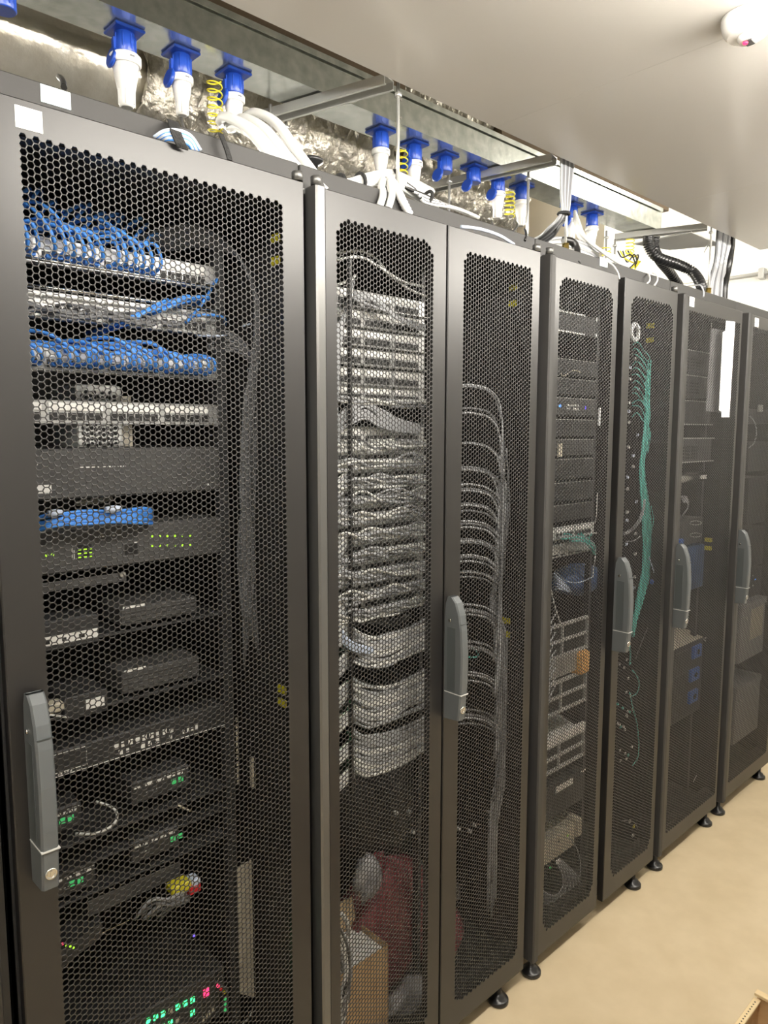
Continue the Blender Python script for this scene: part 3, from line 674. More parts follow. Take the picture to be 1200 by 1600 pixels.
# upper sweeping cords
for (pts, lb) in ((((524, 407, .11), (548, 402, .09), (570, 404, .09), (600, 422, .09), (630, 440, .1), (662, 448, .11)), 'upper light cord sweeping over the topmost panel'),
                  (((524, 396, .13), (560, 392, .12), (585, 402, .12), (610, 430, .11), (640, 452, .11), (668, 464, .12)), 'second light cord sweeping over the topmost panel'),
                  (((524, 446, .1), (536, 442, .09), (548, 438, .1), (556, 430, .14)), 'short light cord at left end of topmost panel')):
    cord('patch_cable', uv(pts), .0032, 'cordwhite', lb, 'cord')
for i in range(5):
    cord('patch_cable', uv([(552, 455+i*3, .1), (580, 462+i*3+jit(4), .085), (602, 478+i*2, .085), (612, 492+jit(4), .085), (640, 502+i*2, .09), (664, 508+i*2, .11)]), .003, 'cordgrey', 'grey cord draped across the two topmost panels, %s from the top' % nth(i), 'cord', 'draped cords at top of second rack')
for i in range(12):
    cord('patch_cable', uv([(552+jit(2), 440, .14), (543-i*.8, 470+i*3, .1), (536-i*.9, 510, .09), (530-i*.5, 560, .09), (526-i*.4+jit(1), 640, .1), (529+jit(2), 700, .1)]), .0031, 'cordgrey', 'grey cord running down left of the panels, %s from the right' % nth(i), 'cord', 'left cords of second rack')
for i in range(10):
    cord('patch_cable', uv([(525, 654+i*3, .1), (545, 638+i*3+jit(4), .09), (570, 624+i*2.5+jit(9), .09), (595, 640+i*3, .09), (625, 656+i*2, .1), (655, 664+i*1.5, .11)]), .003, 'cordgrey', 'grey cord crossing the gap below sixth panel, %s from the top' % nth(i), 'cord', 'crossing cords in second rack')
# left side cable manager bundles, white clumps with dark gaps
fr = MB()
for j, v in enumerate(list(range(735, 1090, 47))):
    for i in range(9):
        fr.tube(spl(uv([(546, v+i*2.2, .10), (540, v+4+i*3, .09), (533, v+10+i*3.4, .085), (524, v+20+i*3.2+jit(2), .09), (516, v+34+i*3, .11)]), 4), .0034, 5, 0 if i % 3 else 1)
tag(fr.build('turning_cords', ['cordgrey', 'cordwhite']), 'clumps of grey cords turning down left of the black bar in second rack', 'cords', None, 'stuff')
# lower left: switches and heavy white cord bundles
def sag(v0, n, spread, name, grp, m1='cordwhite', m2='cordgrey', droop=18):
    for i in range(n):
        s = i*spread/n+jit(7); dd = droop; droop = dd+jit(7)
        cord('patch_cable', uv([(548+jit(6), v0+s*.9+jit(8), .10), (572, v0+s+droop*.6+jit(3), .075), (605, v0+s*.95+droop*.5+jit(6), .065), (635, v0+s*.85+jit(3), .08), (668, v0+s*.75-droop*.7+jit(3), .11)]), .0038, m1 if random.random() > .55 else m2, name+', %s from the top' % nth(i), 'cord', grp); droop = dd
for j, (v0, ln, sp) in enumerate(((962, 1012, 40), (1058, 1100, 62), (1132, 1180, 58))):
    z = zz(560, ln, Y2)
    t = chassis('network_switch', X20, X21, z-.03, z+.012, Y2, ('upper', 'middle', 'lower')[j]+' black network switch half hidden by white cords in second rack', 'switch', None, 'gear_dark', .3)
    port_row(t, [X20+.05+k*.017 for k in range(22)], z-.018, Y2, .012, .010, 'beige' if j == 1 else 'hole')
    dashes(t, X20+.03, X21-.03, z+.003, Y2, 20, .002)
    for k in range(3):
        MB().box(X20+.006, X20+.010, Y2-.001, Y2, z-.02+k*.008, z-.016+k*.008).build('indicator_light', 'ledg', t)
sag(985, 18, 45, 'white cord draped over the upper black switch', 'upper white drape')
sag(1062, 26, 62, 'white cord draped over the middle black switch', 'middle white drape')
sag(1138, 28, 62, 'white cord draped over the lower black switch', 'lower white drape', droop=20)
for i in range(8):
    cord('patch_cable', uv([(528, 968+i*4, .09), (540, 995+i*2, .08), (560, 1008+i*1.5, .07), (590, 1012+i, .07), (620, 1004+i*.6, .08), (640, 990, .1)]), .003, 'cordpale', 'pale cord in the hanging loop below sixteenth panel, %s from the top' % nth(i), 'cord', 'pale loop in second rack')
for i in range(6):
    cord('black_cable', uv([(550, 962+i*3, .1), (580, 958+i*3, .09), (610, 968+i*2, .09), (640, 960+i, .1)]), .004, 'black', 'black cable lying under the sixteenth panel, %s from the top' % nth(i), 'cable', 'black cables in second rack')
# left lower clumps
for j, v in enumerate((1108, 1158, 1200)):
    for i in range(7):
        cord('patch_cable', uv([(556, v-8+i*3, .12), (545, v+2+i*3, .09), (532, v+14+i*3.2, .085), (520, v+26+i*3, .1)]), .0031, 'cordgrey' if i % 2 else 'cordwhite', '%s cord of the %s clump left of the white drapes, %s from the top' % ('grey' if i % 2 else 'white', ('upper', 'middle', 'lower')[j], nth(i)), 'cord', 'lower left cords of second rack')
for (u, v) in ((525, 1040), (526, 1100), (524, 1162), (524, 1218)):
    p = at(u, v, .10); tag(MB().cbox(p[0]-.004, p[0]+.004, .098, .104, p[2]-.004, p[2]+.004, .001).build('indicator_light', 'ledg'), 'tiny green light at left side of second rack', 'light', 'green lights at left side of second rack')

# blobs: bags
def blob(name, c, r, m, label, cat, seed=0, amp=.15, n=28, flat=None, parent=None):
    rnd = random.Random(seed); ph = [(rnd.uniform(0, 6.28), rnd.uniform(2, 5), rnd.uniform(2, 6)) for _ in range(7)]
    v = []; mrow = n//2
    for i in range(mrow+1):
        th = PI*i/mrow
        for k in range(n):
            p = 2*PI*k/n; q = 1+amp*sum(math.sin(a+b*p*round(1+a/3)*0+round(b)*p+cc*th) for a, b, cc in ph)/4
            x = math.sin(th)*math.cos(p)*r[0]*q; y = math.sin(th)*math.sin(p)*r[1]*q; z = math.cos(th)*r[2]*q
            v.append((c[0]+x, c[1]+y, max(c[2]+z, flat if flat is not None else -9)))
    f = [(i*n+k, (i+1)*n+k, (i+1)*n+(k+1)%n, i*n+(k+1)%n) for i in range(mrow) for k in range(n)]
    b = MB(); b.add(v, f, 0, True); o = b.build(name, m, parent)
    if parent is None: tag(o, label, cat)
    return o
c = at(596, 1310, .40); blob('black_bag', (1.37, .46, .56), (.25, .24, .28), 'blackbag', 'big black bag bulging inside the lower half of second rack', 'bag', 3, .06, flat=.12)
c = at(620, 1440, .22); blob('maroon_bag', (1.30, .22, .27), (.17, .07, .20), 'maroon', 'crumpled maroon plastic bag behind left door of second rack', 'bag', 5, .16, flat=.092)
blob('maroon_bag', (1.50, .20, .15), (.09, .07, .09), 'maroon', 'lower maroon plastic bag end behind right door of second rack', 'bag', 9, .2, flat=.092)
c = at(573, 1372, .15); blob('clear_plastic_wrap', (c[0], .15, c[2]), (.04, .03, .055), 'clearbag', 'shiny clear wrap on top corner of the maroon bag', 'bag', 11, .25)
c = at(735, 1515, .13); blob('clear_plastic_wrap', (c[0], .12, c[2]), (.075, .03, .045), 'clearbag', 'shiny clear wrap low behind right door of second rack', 'bag', 12, .3)
c = at(632, 1560, .12); blob('clear_plastic_wrap', (c[0], .12, c[2]), (.07, .03, .04), 'clearbag', 'grey clear wrap right of the cardboard box in second rack', 'bag', 13, .3)
# cardboard box standing in the rack
p0 = at(552, 1470, .16); p1 = at(605, 1474, .075); zb = .094; 
t = thing('cardboard_box', 'open brown cardboard box standing behind left door of second rack', 'box', (p1[0]-.06, .13, zb))
a = at(551, 1580, .10); 
bz = p1[2]; bx1 = p1[0]; bx0 = bx1-.16
MB().box(bx0, bx1, .07, .073, zb, bz).build('front_side', 'card', t)
MB().box(bx1-.003, bx1, .073, .20, zb, bz).build('right_side', 'card', t)
MB().box(bx0, bx0+.003, .073, .20, zb, bz).build('left_side', 'card', t)
MB().box(bx0, bx1, .20, .203, zb, bz).build('back_side', 'card', t)
MB().prism([(bx0, bz), (bx1, bz), (bx1-.01, bz+.07), (bx0+.02, bz+.085)], 'y', .198, .201).build('top_flap', 'cardlight', t)
MB().box(bx0+.004, bx1-.004, .075, .198, bz-.02, bz-.016).build('inner_sheet', 'paper', t)
for i in range(16):
    m = ('black', 'cordwhite', 'corddark', 'cordgrey')[i % 4]
    cord('loose_cable', uv([(524+jit(3), 1428+i*4, .09), (535+jit(5), 1450+i*5, .075), (544+jit(5), 1490+i*4, .07), (538+jit(7), 1540+i*3, .065), (530+jit(7), 1590+i*2, .065)]), .0038, m, 'loose %s cable hanging left of the cardboard box, %s from the top' % (('black', 'white', 'dark grey', 'grey')[i % 4], nth(i)), 'cable', 'loose cables left of cardboard box')
cord('white_cable', uv([(523, 1432, .09), (532, 1428, .08), (542, 1440, .08), (546, 1460, .1)]), .006, 'cordwhite', 'thick white cable hook above the loose cables', 'cable')
# dim kit behind the right door, low
t = chassis('dark_module', 1.42, 1.56, zz(735, 1395, .16), zz(735, 1370, .16), .16, 'dim grey module low behind right door of second rack', 'module', None, 'gear', .2)
dashes(t, 1.43, 1.55, t['_w'][2]+.012, .16, 6, .004, 'lightgrey')
for (u, v) in ((640, 1270), (646, 1302), (718, 1297), (742, 1290), (735, 1300), (765, 1270), (620, 1272)):
    p = at(u, v, .14); tag(MB().cbox(p[0]-.004, p[0]+.005, .138, .15, p[2]-.003, p[2]+.006, .001).build('cable_tie', 'lightgrey'), 'tiny pale tie glinting in the dark part of second rack', 'cable tie', 'pale ties in second rack')

# ================================================================== RACK 3
Y3 = .13; XA, XB = 1.722, 2.185
def r3z(v, u=900): return zz(u, v, Y3)
t = chassis('storage_shelf_unit', XA, XB, zz(885, 520, Y3), zz(885, 487, Y3), Y3, 'dark unit with a bright silver outline at top of third rack', 'server', None, 'gear_dark', .4)
z0, z1 = t['_w'][2], zz(885, 487, Y3)
for a_, b_, c_, d_ in ((XA, XB-.09, z1-.005, z1), (XA, XB-.09, z0, z0+.005), (XA, XA+.006, z0, z1), (XB-.02, XB-.012, z0, z0+.012), (XB-.02, XB-.012, z1-.012, z1)):
    MB().box(a_, b_, Y3-.006, Y3, c_, d_).build('trim_bar', 'label', t)
vs = [(562, 588), (592, 618), (622, 650), (655, 682), (686, 712), (716, 748), (752, 782), (786, 812)]
for i, (va, vb) in enumerate(vs):
    t = chassis('rack_server', XA, XB, zz(900, vb, Y3), zz(900, va, Y3), Y3, '%s dark server in the stack behind left door of third rack' % ords[i], 'server', 'dark servers in third rack', 'gear' if i in (2, 4) else 'gear_dark', .5)
    z0 = t['_w'][2]; z1 = zz(900, va, Y3)
    MB().box(XA+.004, XB-.004, Y3-.0015, Y3, z1-.0025, z1-.001).build('edge_trim', 'lightgrey', t)
    for k in range(3): MB().box(XA+.006, XB-.02, Y3-.0008, Y3, z0+(k+1)*(z1-z0)/4.5, z0+(k+1)*(z1-z0)/4.5+.0015).build('vent_slot', 'hole', t)
    if i == 2:
        zc = (z0+z1)/2
        MB().lathe([(0, .005), (.002, .004)], (at(875, 632, Y3)[0], Y3, zc+.001), (0,-1,0), 12).build('power_light', 'ledb', t)
        MB().lathe([(0, .005), (.002, .004)], (at(915, 634, Y3)[0], Y3, zc-.001), (0,-1,0), 12).build('power_light', 'ledv', t)
        dashes(t, at(887, 632, Y3)[0], at(905, 632, Y3)[0], zc+.002, Y3, 6, .006, drop=0, fill=.8, name='lettering')
        dashes(t, at(885, 637, Y3)[0], at(907, 637, Y3)[0], zc-.009, Y3, 7, .008, drop=0.1, fill=.8, name='lettering')
tag(MB().cbox(at(936, 640, .1)[0], at(939, 640, .1)[0], .1, .104, zz(938, 665, .1), zz(938, 637, .1), .001).build('paper_slip', 'paper'), 'narrow white slip hanging at the right end of third rack servers', 'slip')
tag(MB().cbox(at(873, 700, .1)[0], at(880, 700, .1)[0], .1, .106, zz(876, 714, .1), zz(876, 693, .1), .002).build('hanging_tag', 'beige'), 'small beige tag hanging before the servers of third rack', 'tag')
cord('thin_wire', uv([(876, 578, .1), (879, 588, .1), (895, 579, .1), (908, 582, .12)]), .0016, 'beige', 'thin pale wire above the servers in third rack', 'wire')
# patch panel + teal cords
pA, xs = patch_panel(XA, XB+.02, zz(900, 838, Y3), zz(900, 820, Y3), Y3, 'bright patch panel above teal cords in third rack', None, n=20, m='lightgrey')
for i in range(12):
    p = [at(870+i*5, 846+jit(6)-i*.6, .12), at(876+i*4, 838+jit(8), .09), at(905+i*2, 838+i*2, .085), at(925+jit(3), 848+i*1.5, .1), at(930, 862+jit(5), .13)]
    cord('patch_cable', p, .0026, 'teal' if i % 3 else 'cordgrey', '%s cord bowing under the bright patch panel, %s from the left' % ('teal' if i % 3 else 'grey', nth(i)), 'cord', 'cords under bright panel of third rack')
t = chassis('pale_switch', XA, XB, zz(890, 868, Y3), zz(890, 848, Y3), Y3, 'pale grey switch under the teal cords in third rack', 'switch', None, 'lightgrey', .3)
dashes(t, XA+.01, XB-.05, t['_w'][2]+.006, Y3, 9, .007, 'hole', 'port', .7, 0)
blob('blue_bag', at(900, 905, .22), (.13, .07, .055), 'bluebag', 'dark blue rounded bag lying in third rack', 'bag', 21, .08)
for (pts, r, m, lb) in ((((870, 895, .12), (885, 908, .1), (905, 910, .1), (925, 902, .12)), .0018, 'cordpale', 'thin pale wire sagging over the blue bag'),
                     (((861, 870, .1), (860, 910, .1), (865, 940, .1), (876, 975, .1)), .0022, 'cordwhite', 'white cord running down at left of the blue bag'),
                     (((930, 868, .1), (928, 885, .1), (926, 903, .1)), .002, 'cordwhite', 'short white cord hanging right of the blue bag'),
                     (((933, 770, .1), (932, 800, .1), (930, 818, .1)), .0018, 'cordwhite', 'short pale cord above the bright patch panel')):
    cord('white_cable', uv(pts), r, m, lb, 'cable')
for i in range(6):
    cord('white_cable', uv([(866, 896+i*5, .11), (875, 905+i*3, .09), (885, 914+i*2, .1), (892, 924, .14)]), .0024, 'cordpale', 'pale cable in the tangle left of the blue bag, %s from the top' % nth(i), 'cable', 'pale tangle in third rack')
# open silver cages
def cage(ut, vt, vb, cells, lb, top=False, body=None):
    z1 = zz(ut, vt, Y3); z0 = zz(ut, vb, Y3)
    t = thing('drive_cage', lb, 'cage', ((XA+XB)/2, Y3+.1, z0))
    if body: MB().box(XA, XB, Y3+.012, Y3+.25, z0, z1).build('body', body, t)
    rows = 2; hz = (z1-z0)/rows
    for k in range(rows+1): MB().cbox(XA, XB, Y3-.002, Y3+.012, z0+k*hz-.0045, z0+k*hz+.0045, .001).build('cross_bar', 'lightgrey', t)
    for k in range(cells+1):
        x = XA+(XB-XA-.006)*k/cells; MB().cbox(x, x+.006, Y3-.001, Y3+.011, z0, z1, .001).build('upright_bar', 'lightgrey', t)
    for r_ in range(rows):
        for k in range(cells):
            xa = XA+(XB-XA-.006)*k/cells+.006; xb = XA+(XB-XA-.006)*(k+1)/cells
            MB().box(xa, xb, Y3+.008, Y3+.012, z0+r_*hz+.0045, z0+(r_+1)*hz-.0045).build('slot_panel', 'hole', t)
    return t
cage(900, 970, 1017, 3, 'open silver drive cage above the orange sponge')
tag(MB().cbox(at(905, 1030, .12)[0], XB, .115, .16, zz(918, 1051, .12), zz(918, 1016, .12), .008).build('sponge_block', 'sponge'), 'orange foam block between the two silver cages', 'foam block')
t = chassis('pale_switch', XA, at(903, 1030, .13)[0], zz(880, 1056, .13), zz(880, 1022, .13), Y3, 'dull grey unit left of the orange foam block', 'switch', None, 'steel', .2)
dashes(t, XA+.01, XA+.1, t['_w'][2]+.015, Y3, 6, .012, 'hole', 'port', .6, 0)
cage(900, 1055, 1100, 3, 'lower silver drive cage under the orange foam block')
for i in range(9):
    cord('white_cable', uv([(868, 960+i*14, .1), (861, 972+i*14, .09), (857, 986+i*14, .09), (853, 1010+i*13, .1)]), .0028, 'cordgrey', 'grey cord curling left of the silver cages, %s from the top' % nth(i), 'cable', 'curled cords in third rack')
t = cage(895, 1150, 1188, 3, 'white storage chassis with dark slots low in third rack', body='white')
z1 = zz(895, 1150, Y3)
MB().prism([(Y3, z1+.004), (Y3+.03, z1+.004), (Y3+.20, z1+.05), (Y3+.20, z1)], 'x', XA, XB).build('top_cover', 'white', t)
MB().cbox(XA, XB-.0, Y3-.002, Y3+.012, z1+.003, z1+.03, .001).build('upper_face', 'white', t)
t = chassis('black_server', XA, XB, zz(890, 1262, Y3), zz(890, 1212, Y3), Y3, 'black server with a bright white sticker under the white chassis', 'server', None, 'gear_dark', .4)
p0, p1 = at(868, 1240, Y3), at(895, 1218, Y3)
MB().prism([(p0[0], p0[2]), (p1[0]-.0, p0[2]+.0), (p1[0], p0[2]+.022), (p0[0], p0[2]+.022)], 'y', Y3-.001, Y3).build('label_sticker', 'label', t)
dashes(t, at(907, 1217, Y3)[0], at(915, 1214, Y3)[0], p0[2]+.02, Y3, 3, .007)
z0 = zz(885, 1330, Y3)
t = thing('beige_box', 'beige box with a curled front edge near the bottom of third rack', 'box', ((XA+XB)/2, Y3+.1, z0))
MB().cbox(XA, XB-.04, Y3, Y3+.2, z0, z0+.085, .004).build('body', 'beige', t)
MB().cbox(XB-.045, XB-.01, Y3-.01, Y3+.1, z0+.03, z0+.10, .006).build('front_edge', 'beige', t)
for u, v in ((887, 1305), (873, 1315)):
    p = at(u, v, Y3); MB().lathe([(0, .004), (.002, .003)], (p[0], Y3, p[2]), (0,-1,0), 10).build('indicator_light', 'ledy' if u > 880 else 'hole', t)
p = at(861, 1356, .1); tag(MB().cbox(p[0]-.003, p[0]+.003, .1, .105, p[2]-.003, p[2]+.003, .001).build('indicator_light', 'ledgd'), 'tiny green light among the cable loops low in third rack', 'light')
for i in range(12):
    r_ = 1+i*.06
    cord('white_cable', uv([(868+i, 1345, .12), (877+i*2.6, 1362+i, .1), (880+i*2.4, 1382+i*2, .095), (870+i*1.6, 1398+i*2, .095), (858+i*.3, 1398+i*2.4, .1), (848, 1392+i*2.6, .12)]), .003, ('cordgrey', 'corddark')[i % 2], 'grey cable loop at bottom of third rack, %s counted outward' % nth(i), 'cable', 'cable loops low in third rack')
cord('white_cable', uv([(890, 1308, .11), (903, 1330, .1), (907, 1360, .1), (900, 1385, .1), (886, 1402, .11)]), .0018, 'cordgrey', 'thin grey loop in front of the beige box', 'cable')
p = at(873, 1347, .1); tag(MB().cbox(p[0]-.012, p[0]+.012, .1, .105, p[2]-.006, p[2]+.008, .001).build('paper_slip', 'paper'), 'small white slip among the cable loops in third rack', 'slip')

# right half: teal bundle
YT = .062
t = thing('tape_roll', 'roll of clear tape hanging at top behind right door of third rack', 'tape roll', at(995, 520, .1))
c = at(992, 519, .1); b = MB(); ringp = [(c[0]+.026*math.cos(a), .1, c[2]+.026*math.sin(a)) for a in np.linspace(0, 2*PI, 25)]
b.tube(ringp, .008, 8); b.build('roll', 'paper', t)
for i in range(32):
    a = jit(6.5); b_ = jit(4); top = 560+random.random()*140
    cord('fibre_cable', uv([(1010+a*.4, top, YT), (1012+a*.5, max(top+10, 640), YT), (1006+a*.5, 700, YT+jit(.006)), (1003+a*.6, 740, YT), (1009+a*1.0, 800, YT), (1012+a*1.2, 850, YT), (1010+a*1.1, 890, YT), (1001+a*.9, 930, YT), (993+a*.5, 965, YT), (988+a*.5, 985+jit(12), YT)]),
         .0026, 'teal', 'teal fibre cord in the long bundle of third rack', 'cord', 'teal fibre bundle')
for i in range(12):
    v = 538+i*10
    cord('fibre_cable', uv([(988, v+jit(5), .09), (996+jit(3), v-3, .07), (1006+jit(3), v+8, .06), (1012+jit(5), v+26, .06), (1010+jit(4), v+60, .065)]), .0022, 'teal', 'teal cord fanning out above the long bundle, %s from the top' % nth(i), 'cord', 'teal fan in third rack')
for i in range(22):
    v = 560+i*17+jit(3)
    p = at(986-i*.35+random.choice((0, 8, 14)), v, .08)
    tag(MB().cbox(p[0]-.006, p[0]+.006, .08, .086, p[2]-.005, p[2]+.005, .001).build('fibre_connector', 'cordpale' if i % 2 else 'lightgrey'), 'tiny pale connector in the column left of the teal bundle', 'connector', 'pale connectors in third rack')
for (pts, r, m, lb) in ((((976, 834, .1), (985, 829, .1), (996, 818, .07), (1004, 800, .06), (1006, 780, .06)), .006, 'cordgrey', 'thick grey cable joining the teal bundle from the left'),
                        (((978, 846, .1), (990, 845, .07), (1000, 838, .06)), .002, 'cordgrey', 'thin grey cable under the thick one'),
                        (((1003, 828, .05), (1010, 848, .05), (1018, 830, .05)), .002, 'teal', 'teal cord hooked across the bundle'),
                        (((1014, 870, .05), (1022, 895, .045), (1025, 915, .045), (1026, 935, .045)), .0022, 'cordpale', 'pale cord right of the teal bundle'),
                        (((1017, 790, .05), (1021, 812, .05), (1016, 835, .05)), .0018, 'teal', 'thin teal loop right of the bundle'),
                        (((985, 990, .12), (984, 1005, .1), (985, 1022, .1), (984, 1038, .12)), .0025, 'teal', 'teal tail under the handle of third rack'),
                        (((988, 1047, .07), (996, 1058, .07), (999, 1072, .07), (993, 1085, .07), (986, 1090, .07), (990, 1110, .07), (995, 1130, .07), (998, 1160, .07), (996, 1185, .07), (988, 1196, .07)), .0022, 'teal', 'long thin teal cord hanging low in third rack'),
                        (((1012, 980, .05), (1000, 1010, .06), (993, 1030, .07)), .0016, 'corddark', 'thin dark wire slanting below the teal bundle')):
    cord('hanging_wire', uv(pts), r, m, lb, 'cord')
p = at(1019, 909, .05); blob('dust_plug', p, (.012, .008, .010), 'ledv' if False else 'bluefan', 'small purple blue cap right of the teal bundle', 'cap', 31, .05, 12)
for i in range(26):
    u = random.uniform(966, 990); v = random.uniform(1030, 1190); p = at(u, v, .08)
    tag(MB().cbox(p[0]-.004, p[0]+.004, .08, .086, p[2]-.0045, p[2]+.0045, .001).build('fibre_connector', ('lightgrey', 'teal')[i % 4 == 0]), 'tiny pale connector low in the right half of third rack', 'connector', 'low connectors in third rack')
for (u, v, m) in ((985, 1284, 'lightgrey'), (992, 1292, 'yellow'), (990, 1306, 'lightgrey'), (981, 1336, 'lightgrey')):
    p = at(u, v, .08); tag(MB().cbox(p[0]-.007, p[0]+.007, .08, .086, p[2]-.006, p[2]+.007, .002).build('cable_clip', m), 'small %s clip near the bottom of third rack' % ('yellow' if m == 'yellow' else 'pale'), 'clip', 'clips low in third rack')
cord('hanging_wire', uv([(971, 1283, .07), (982, 1282, .07), (992, 1286, .07), (996, 1294, .07)]), .002, 'corddark', 'short grey cord above the yellow clip in third rack', 'cord')

# ================================================================== RACK 4
Y4 = .10; XC, XD = 2.55, 3.02
for (va, vb, lb, perf) in ((548, 583, 'topmost dark server with fine vent slots in fourth rack', 1), (587, 620, 'second dark server with fine vent slots in fourth rack', 1), (626, 664, 'third server with a pale upright bar in fourth rack', 0)):
    xr = at(1116, va, Y4)[0]
    t = chassis('rack_server', XC, min(xr, 3.03), zz(1090, vb, Y4), zz(1090, va, Y4), Y4, lb, 'server', None, 'gear', .4)
    z0 = t['_w'][2]; z1 = zz(1090, va, Y4)
    MB().box(XC, xr-.005, Y4-.0015, Y4, z1-.004, z1-.001).build('edge_trim', 'lightgrey', t)
    if perf:
        for k in range(4): 
            for q in range(14): MB().box(XC+.02+q*.025, XC+.036+q*.025, Y4-.001, Y4, z0+.012+k*.012, z0+.018+k*.012).build('vent_slot', 'hole', t)
    else:
        MB().box(XC+.05, XC+.058, Y4-.004, Y4, z0, z1).build('upright_bar', 'lightgrey', t)
        MB().box(XC+.10, XC+.28, Y4-.002, Y4, z0+.01, z1-.012).build('front_panel', 'gear_dark', t)
        MB().box(XC, xr-.01, Y4-.003, Y4, z0, z0+.004).build('lower_trim', 'lightgrey', t)
z0, z1 = zz(1090, 722, Y4), zz(1090, 684, Y4)
t = chassis('perforated_server', XC, at(1112, 700, Y4)[0], z0, z1, Y4, 'server with rows of round holes between two bright edges in fourth rack', 'server', None, 'gear', .4)
for zt_ in (z0, z1-.004): MB().box(XC, at(1117, 700, Y4)[0], Y4-.004, Y4, zt_, zt_+.004).build('edge_trim', 'lightgrey', t)
b = MB()
for k in range(4):
    for q in range(22):
        x = XC+.012+q*.0165
        b.box(x, x+.009, Y4-.001, Y4+.0, z0+.014+k*.014, z0+.024+k*.014)
b.build('vent_holes', 'hole', t)['kind'] = 'stuff'
p = at(1062, 750, .1); p2 = at(1104, 748, .1)
t = thing('metal_cylinder', 'polished metal cylinder lying across the middle of fourth rack', 'cylinder', p)
MB().lathe([(0, .020), (.01, .024), (p2[0]-p[0]-.02, .024), (p2[0]-p[0]+.012, .016), (p2[0]-p[0]+.02, .005)], (p[0], .12, p[2]), (1, 0, .02), 20).build('body', 'chrome', t)
MB().cbox(p2[0]-.06, p2[0]-.02, .092, .097, p[2]-.004, p[2]+.012, .001).build('label_sticker', 'label', t)
for i in range(5):
    cord('white_cable', uv([(1064+i*2, 775, .1), (1068+i*2, 785, .1), (1073, 776+i*2, .1), (1075, 792, .1), (1066, 806, .12)]), .0022, 'cordgrey', 'pale looped cord below the metal cylinder, %s from the left' % nth(i), 'cable', 'loops below metal cylinder')
z0, z1 = zz(1080, 850, Y4), zz(1080, 811, Y4)
t = chassis('grey_device', XC, at(1098, 830, Y4)[0], z0, z1, Y4, 'grey device with curled white cords on its front in fourth rack', 'device', None, 'gear', .3)
for v in (817, 836):
    ring = [at(1087+9*math.cos(a), v+3.2*math.sin(a), Y4-.004) for a in np.linspace(0, 2*PI, 13)]
    MB().tube(ring, .0016, 5).build('cord_loop', 'lightgrey', t)
p = at(1064, 848, .09); tag(MB().cbox(p[0]-.018, p[0]+.016, .085, .1, p[2]-.015, p[2]+.015, .003).build('blue_tag', 'bluefan'), 'bright blue tag beside the handle of fourth rack', 'tag')
z0, z1 = zz(1080, 922, Y4), zz(1080, 855, Y4)
t = chassis('dark_blue_device', XC, at(1100, 880, Y4)[0], z0, z1, Y4, 'dark blue patterned device below the grey one in fourth rack', 'device', None, 'bluebag', .3)
for k in range(7):
    for q in range(6): MB().cbox(XC+.14+q*.035, XC+.155+q*.035, Y4-.004, Y4, z0+.01+k*.018, z0+.014+k*.018, .0005).build('cable_mark', 'corddark', t)
z0, z1 = zz(1075, 1120, Y4), zz(1075, 1006, Y4)
t = thing('fan_unit', 'black three tier unit with blue fans under a beige top in fourth rack', 'fan unit', ((XC+XD)/2, .2, z0))
MB().cbox(XC, at(1100, 1020, Y4)[0], Y4+.002, .4, z0, z1, .004).build('body', 'gear_dark', t)
MB().prism([(Y4, z1), (.40, z1), (.40, z1+.055), (.30, z1+.055)], 'x', XC, at(1098, 1010, Y4)[0]).build('top_cover', 'beige', t)
for (u, v) in ((1087, 1017), (1083, 1053), (1081, 1087)):
    p = at(u, v, Y4); 
    MB().cbox(p[0]-.042, p[0]+.038, Y4-.012, Y4+.002, p[2]-.028, p[2]+.028, .008).build('blue_fan', 'bluefan', t)
    MB().lathe([(0, .012), (.002, .012)], (p[0], Y4-.012, p[2]), (0,-1,0), 12).build('fan_hub', 'hole', t)
    MB().box(XC+.01, p[0]-.07, Y4-.002, Y4+.002, p[2]+.02, p[2]+.024).build('edge_trim', 'gear', t)
t = thing('key_tag', 'pale yellow tag on a metal ring beside the blue fans', 'tag', at(1110, 1015, .08))
p = at(1111, 1018, .09)
MB().prism([(p[0]-.026, p[2]-.022), (p[0]+.008, p[2]-.03), (p[0]+.028, p[2]+.018), (p[0]-.006, p[2]+.026)], 'y', .085, .09).build('tag_plate', 'yellowtag', t)
MB().tube([at(1106+6*math.cos(a), 999+3*math.sin(a), .09) for a in np.linspace(0, 2*PI, 13)], .002, 5).build('ring', 'lightgrey', t)
# papers behind the mesh
p0, p1 = at(1134, 500, .03), at(1128, 652, .03)
t = thing('paper_strip', 'tall white paper strip on the mesh of fourth rack', 'paper', at(1135, 650, .03))
q = [at(u, v, 0) for u, v in ((1134, 501), (1148, 503), (1139, 652), (1127, 652), (1127, 643), (1123, 641), (1129, 519), (1133, 517))]
MB().prism([(p[0], p[2]) for p in q], 'y', -.0016, -.0004).build('sheet', 'paper', t)
t = thing('plastic_sleeve', 'grey translucent document sleeve left of the white paper strip', 'sleeve', at(1115, 640, .03))
q = [at(u, v, .028) for u, v in ((1112, 513), (1133, 516), (1127, 645), (1103, 642))]
MB().prism([(p[0], p[2]) for p in q], 'y', .028, .030).build('sheet', 'greypaper', t)
cord('thin_wire', uv([(1112, 505, .03), (1112, 520, .03)]), .0015, 'lightgrey', 'tiny pale hook above the grey sleeve', 'hook')
cord('white_cable', uv([(1083, 1222, .1), (1090, 1210, .1), (1098, 1206, .1), (1104, 1208, .12)]), .0022, 'cordgrey', 'thin grey cord low in fourth rack', 'cable')
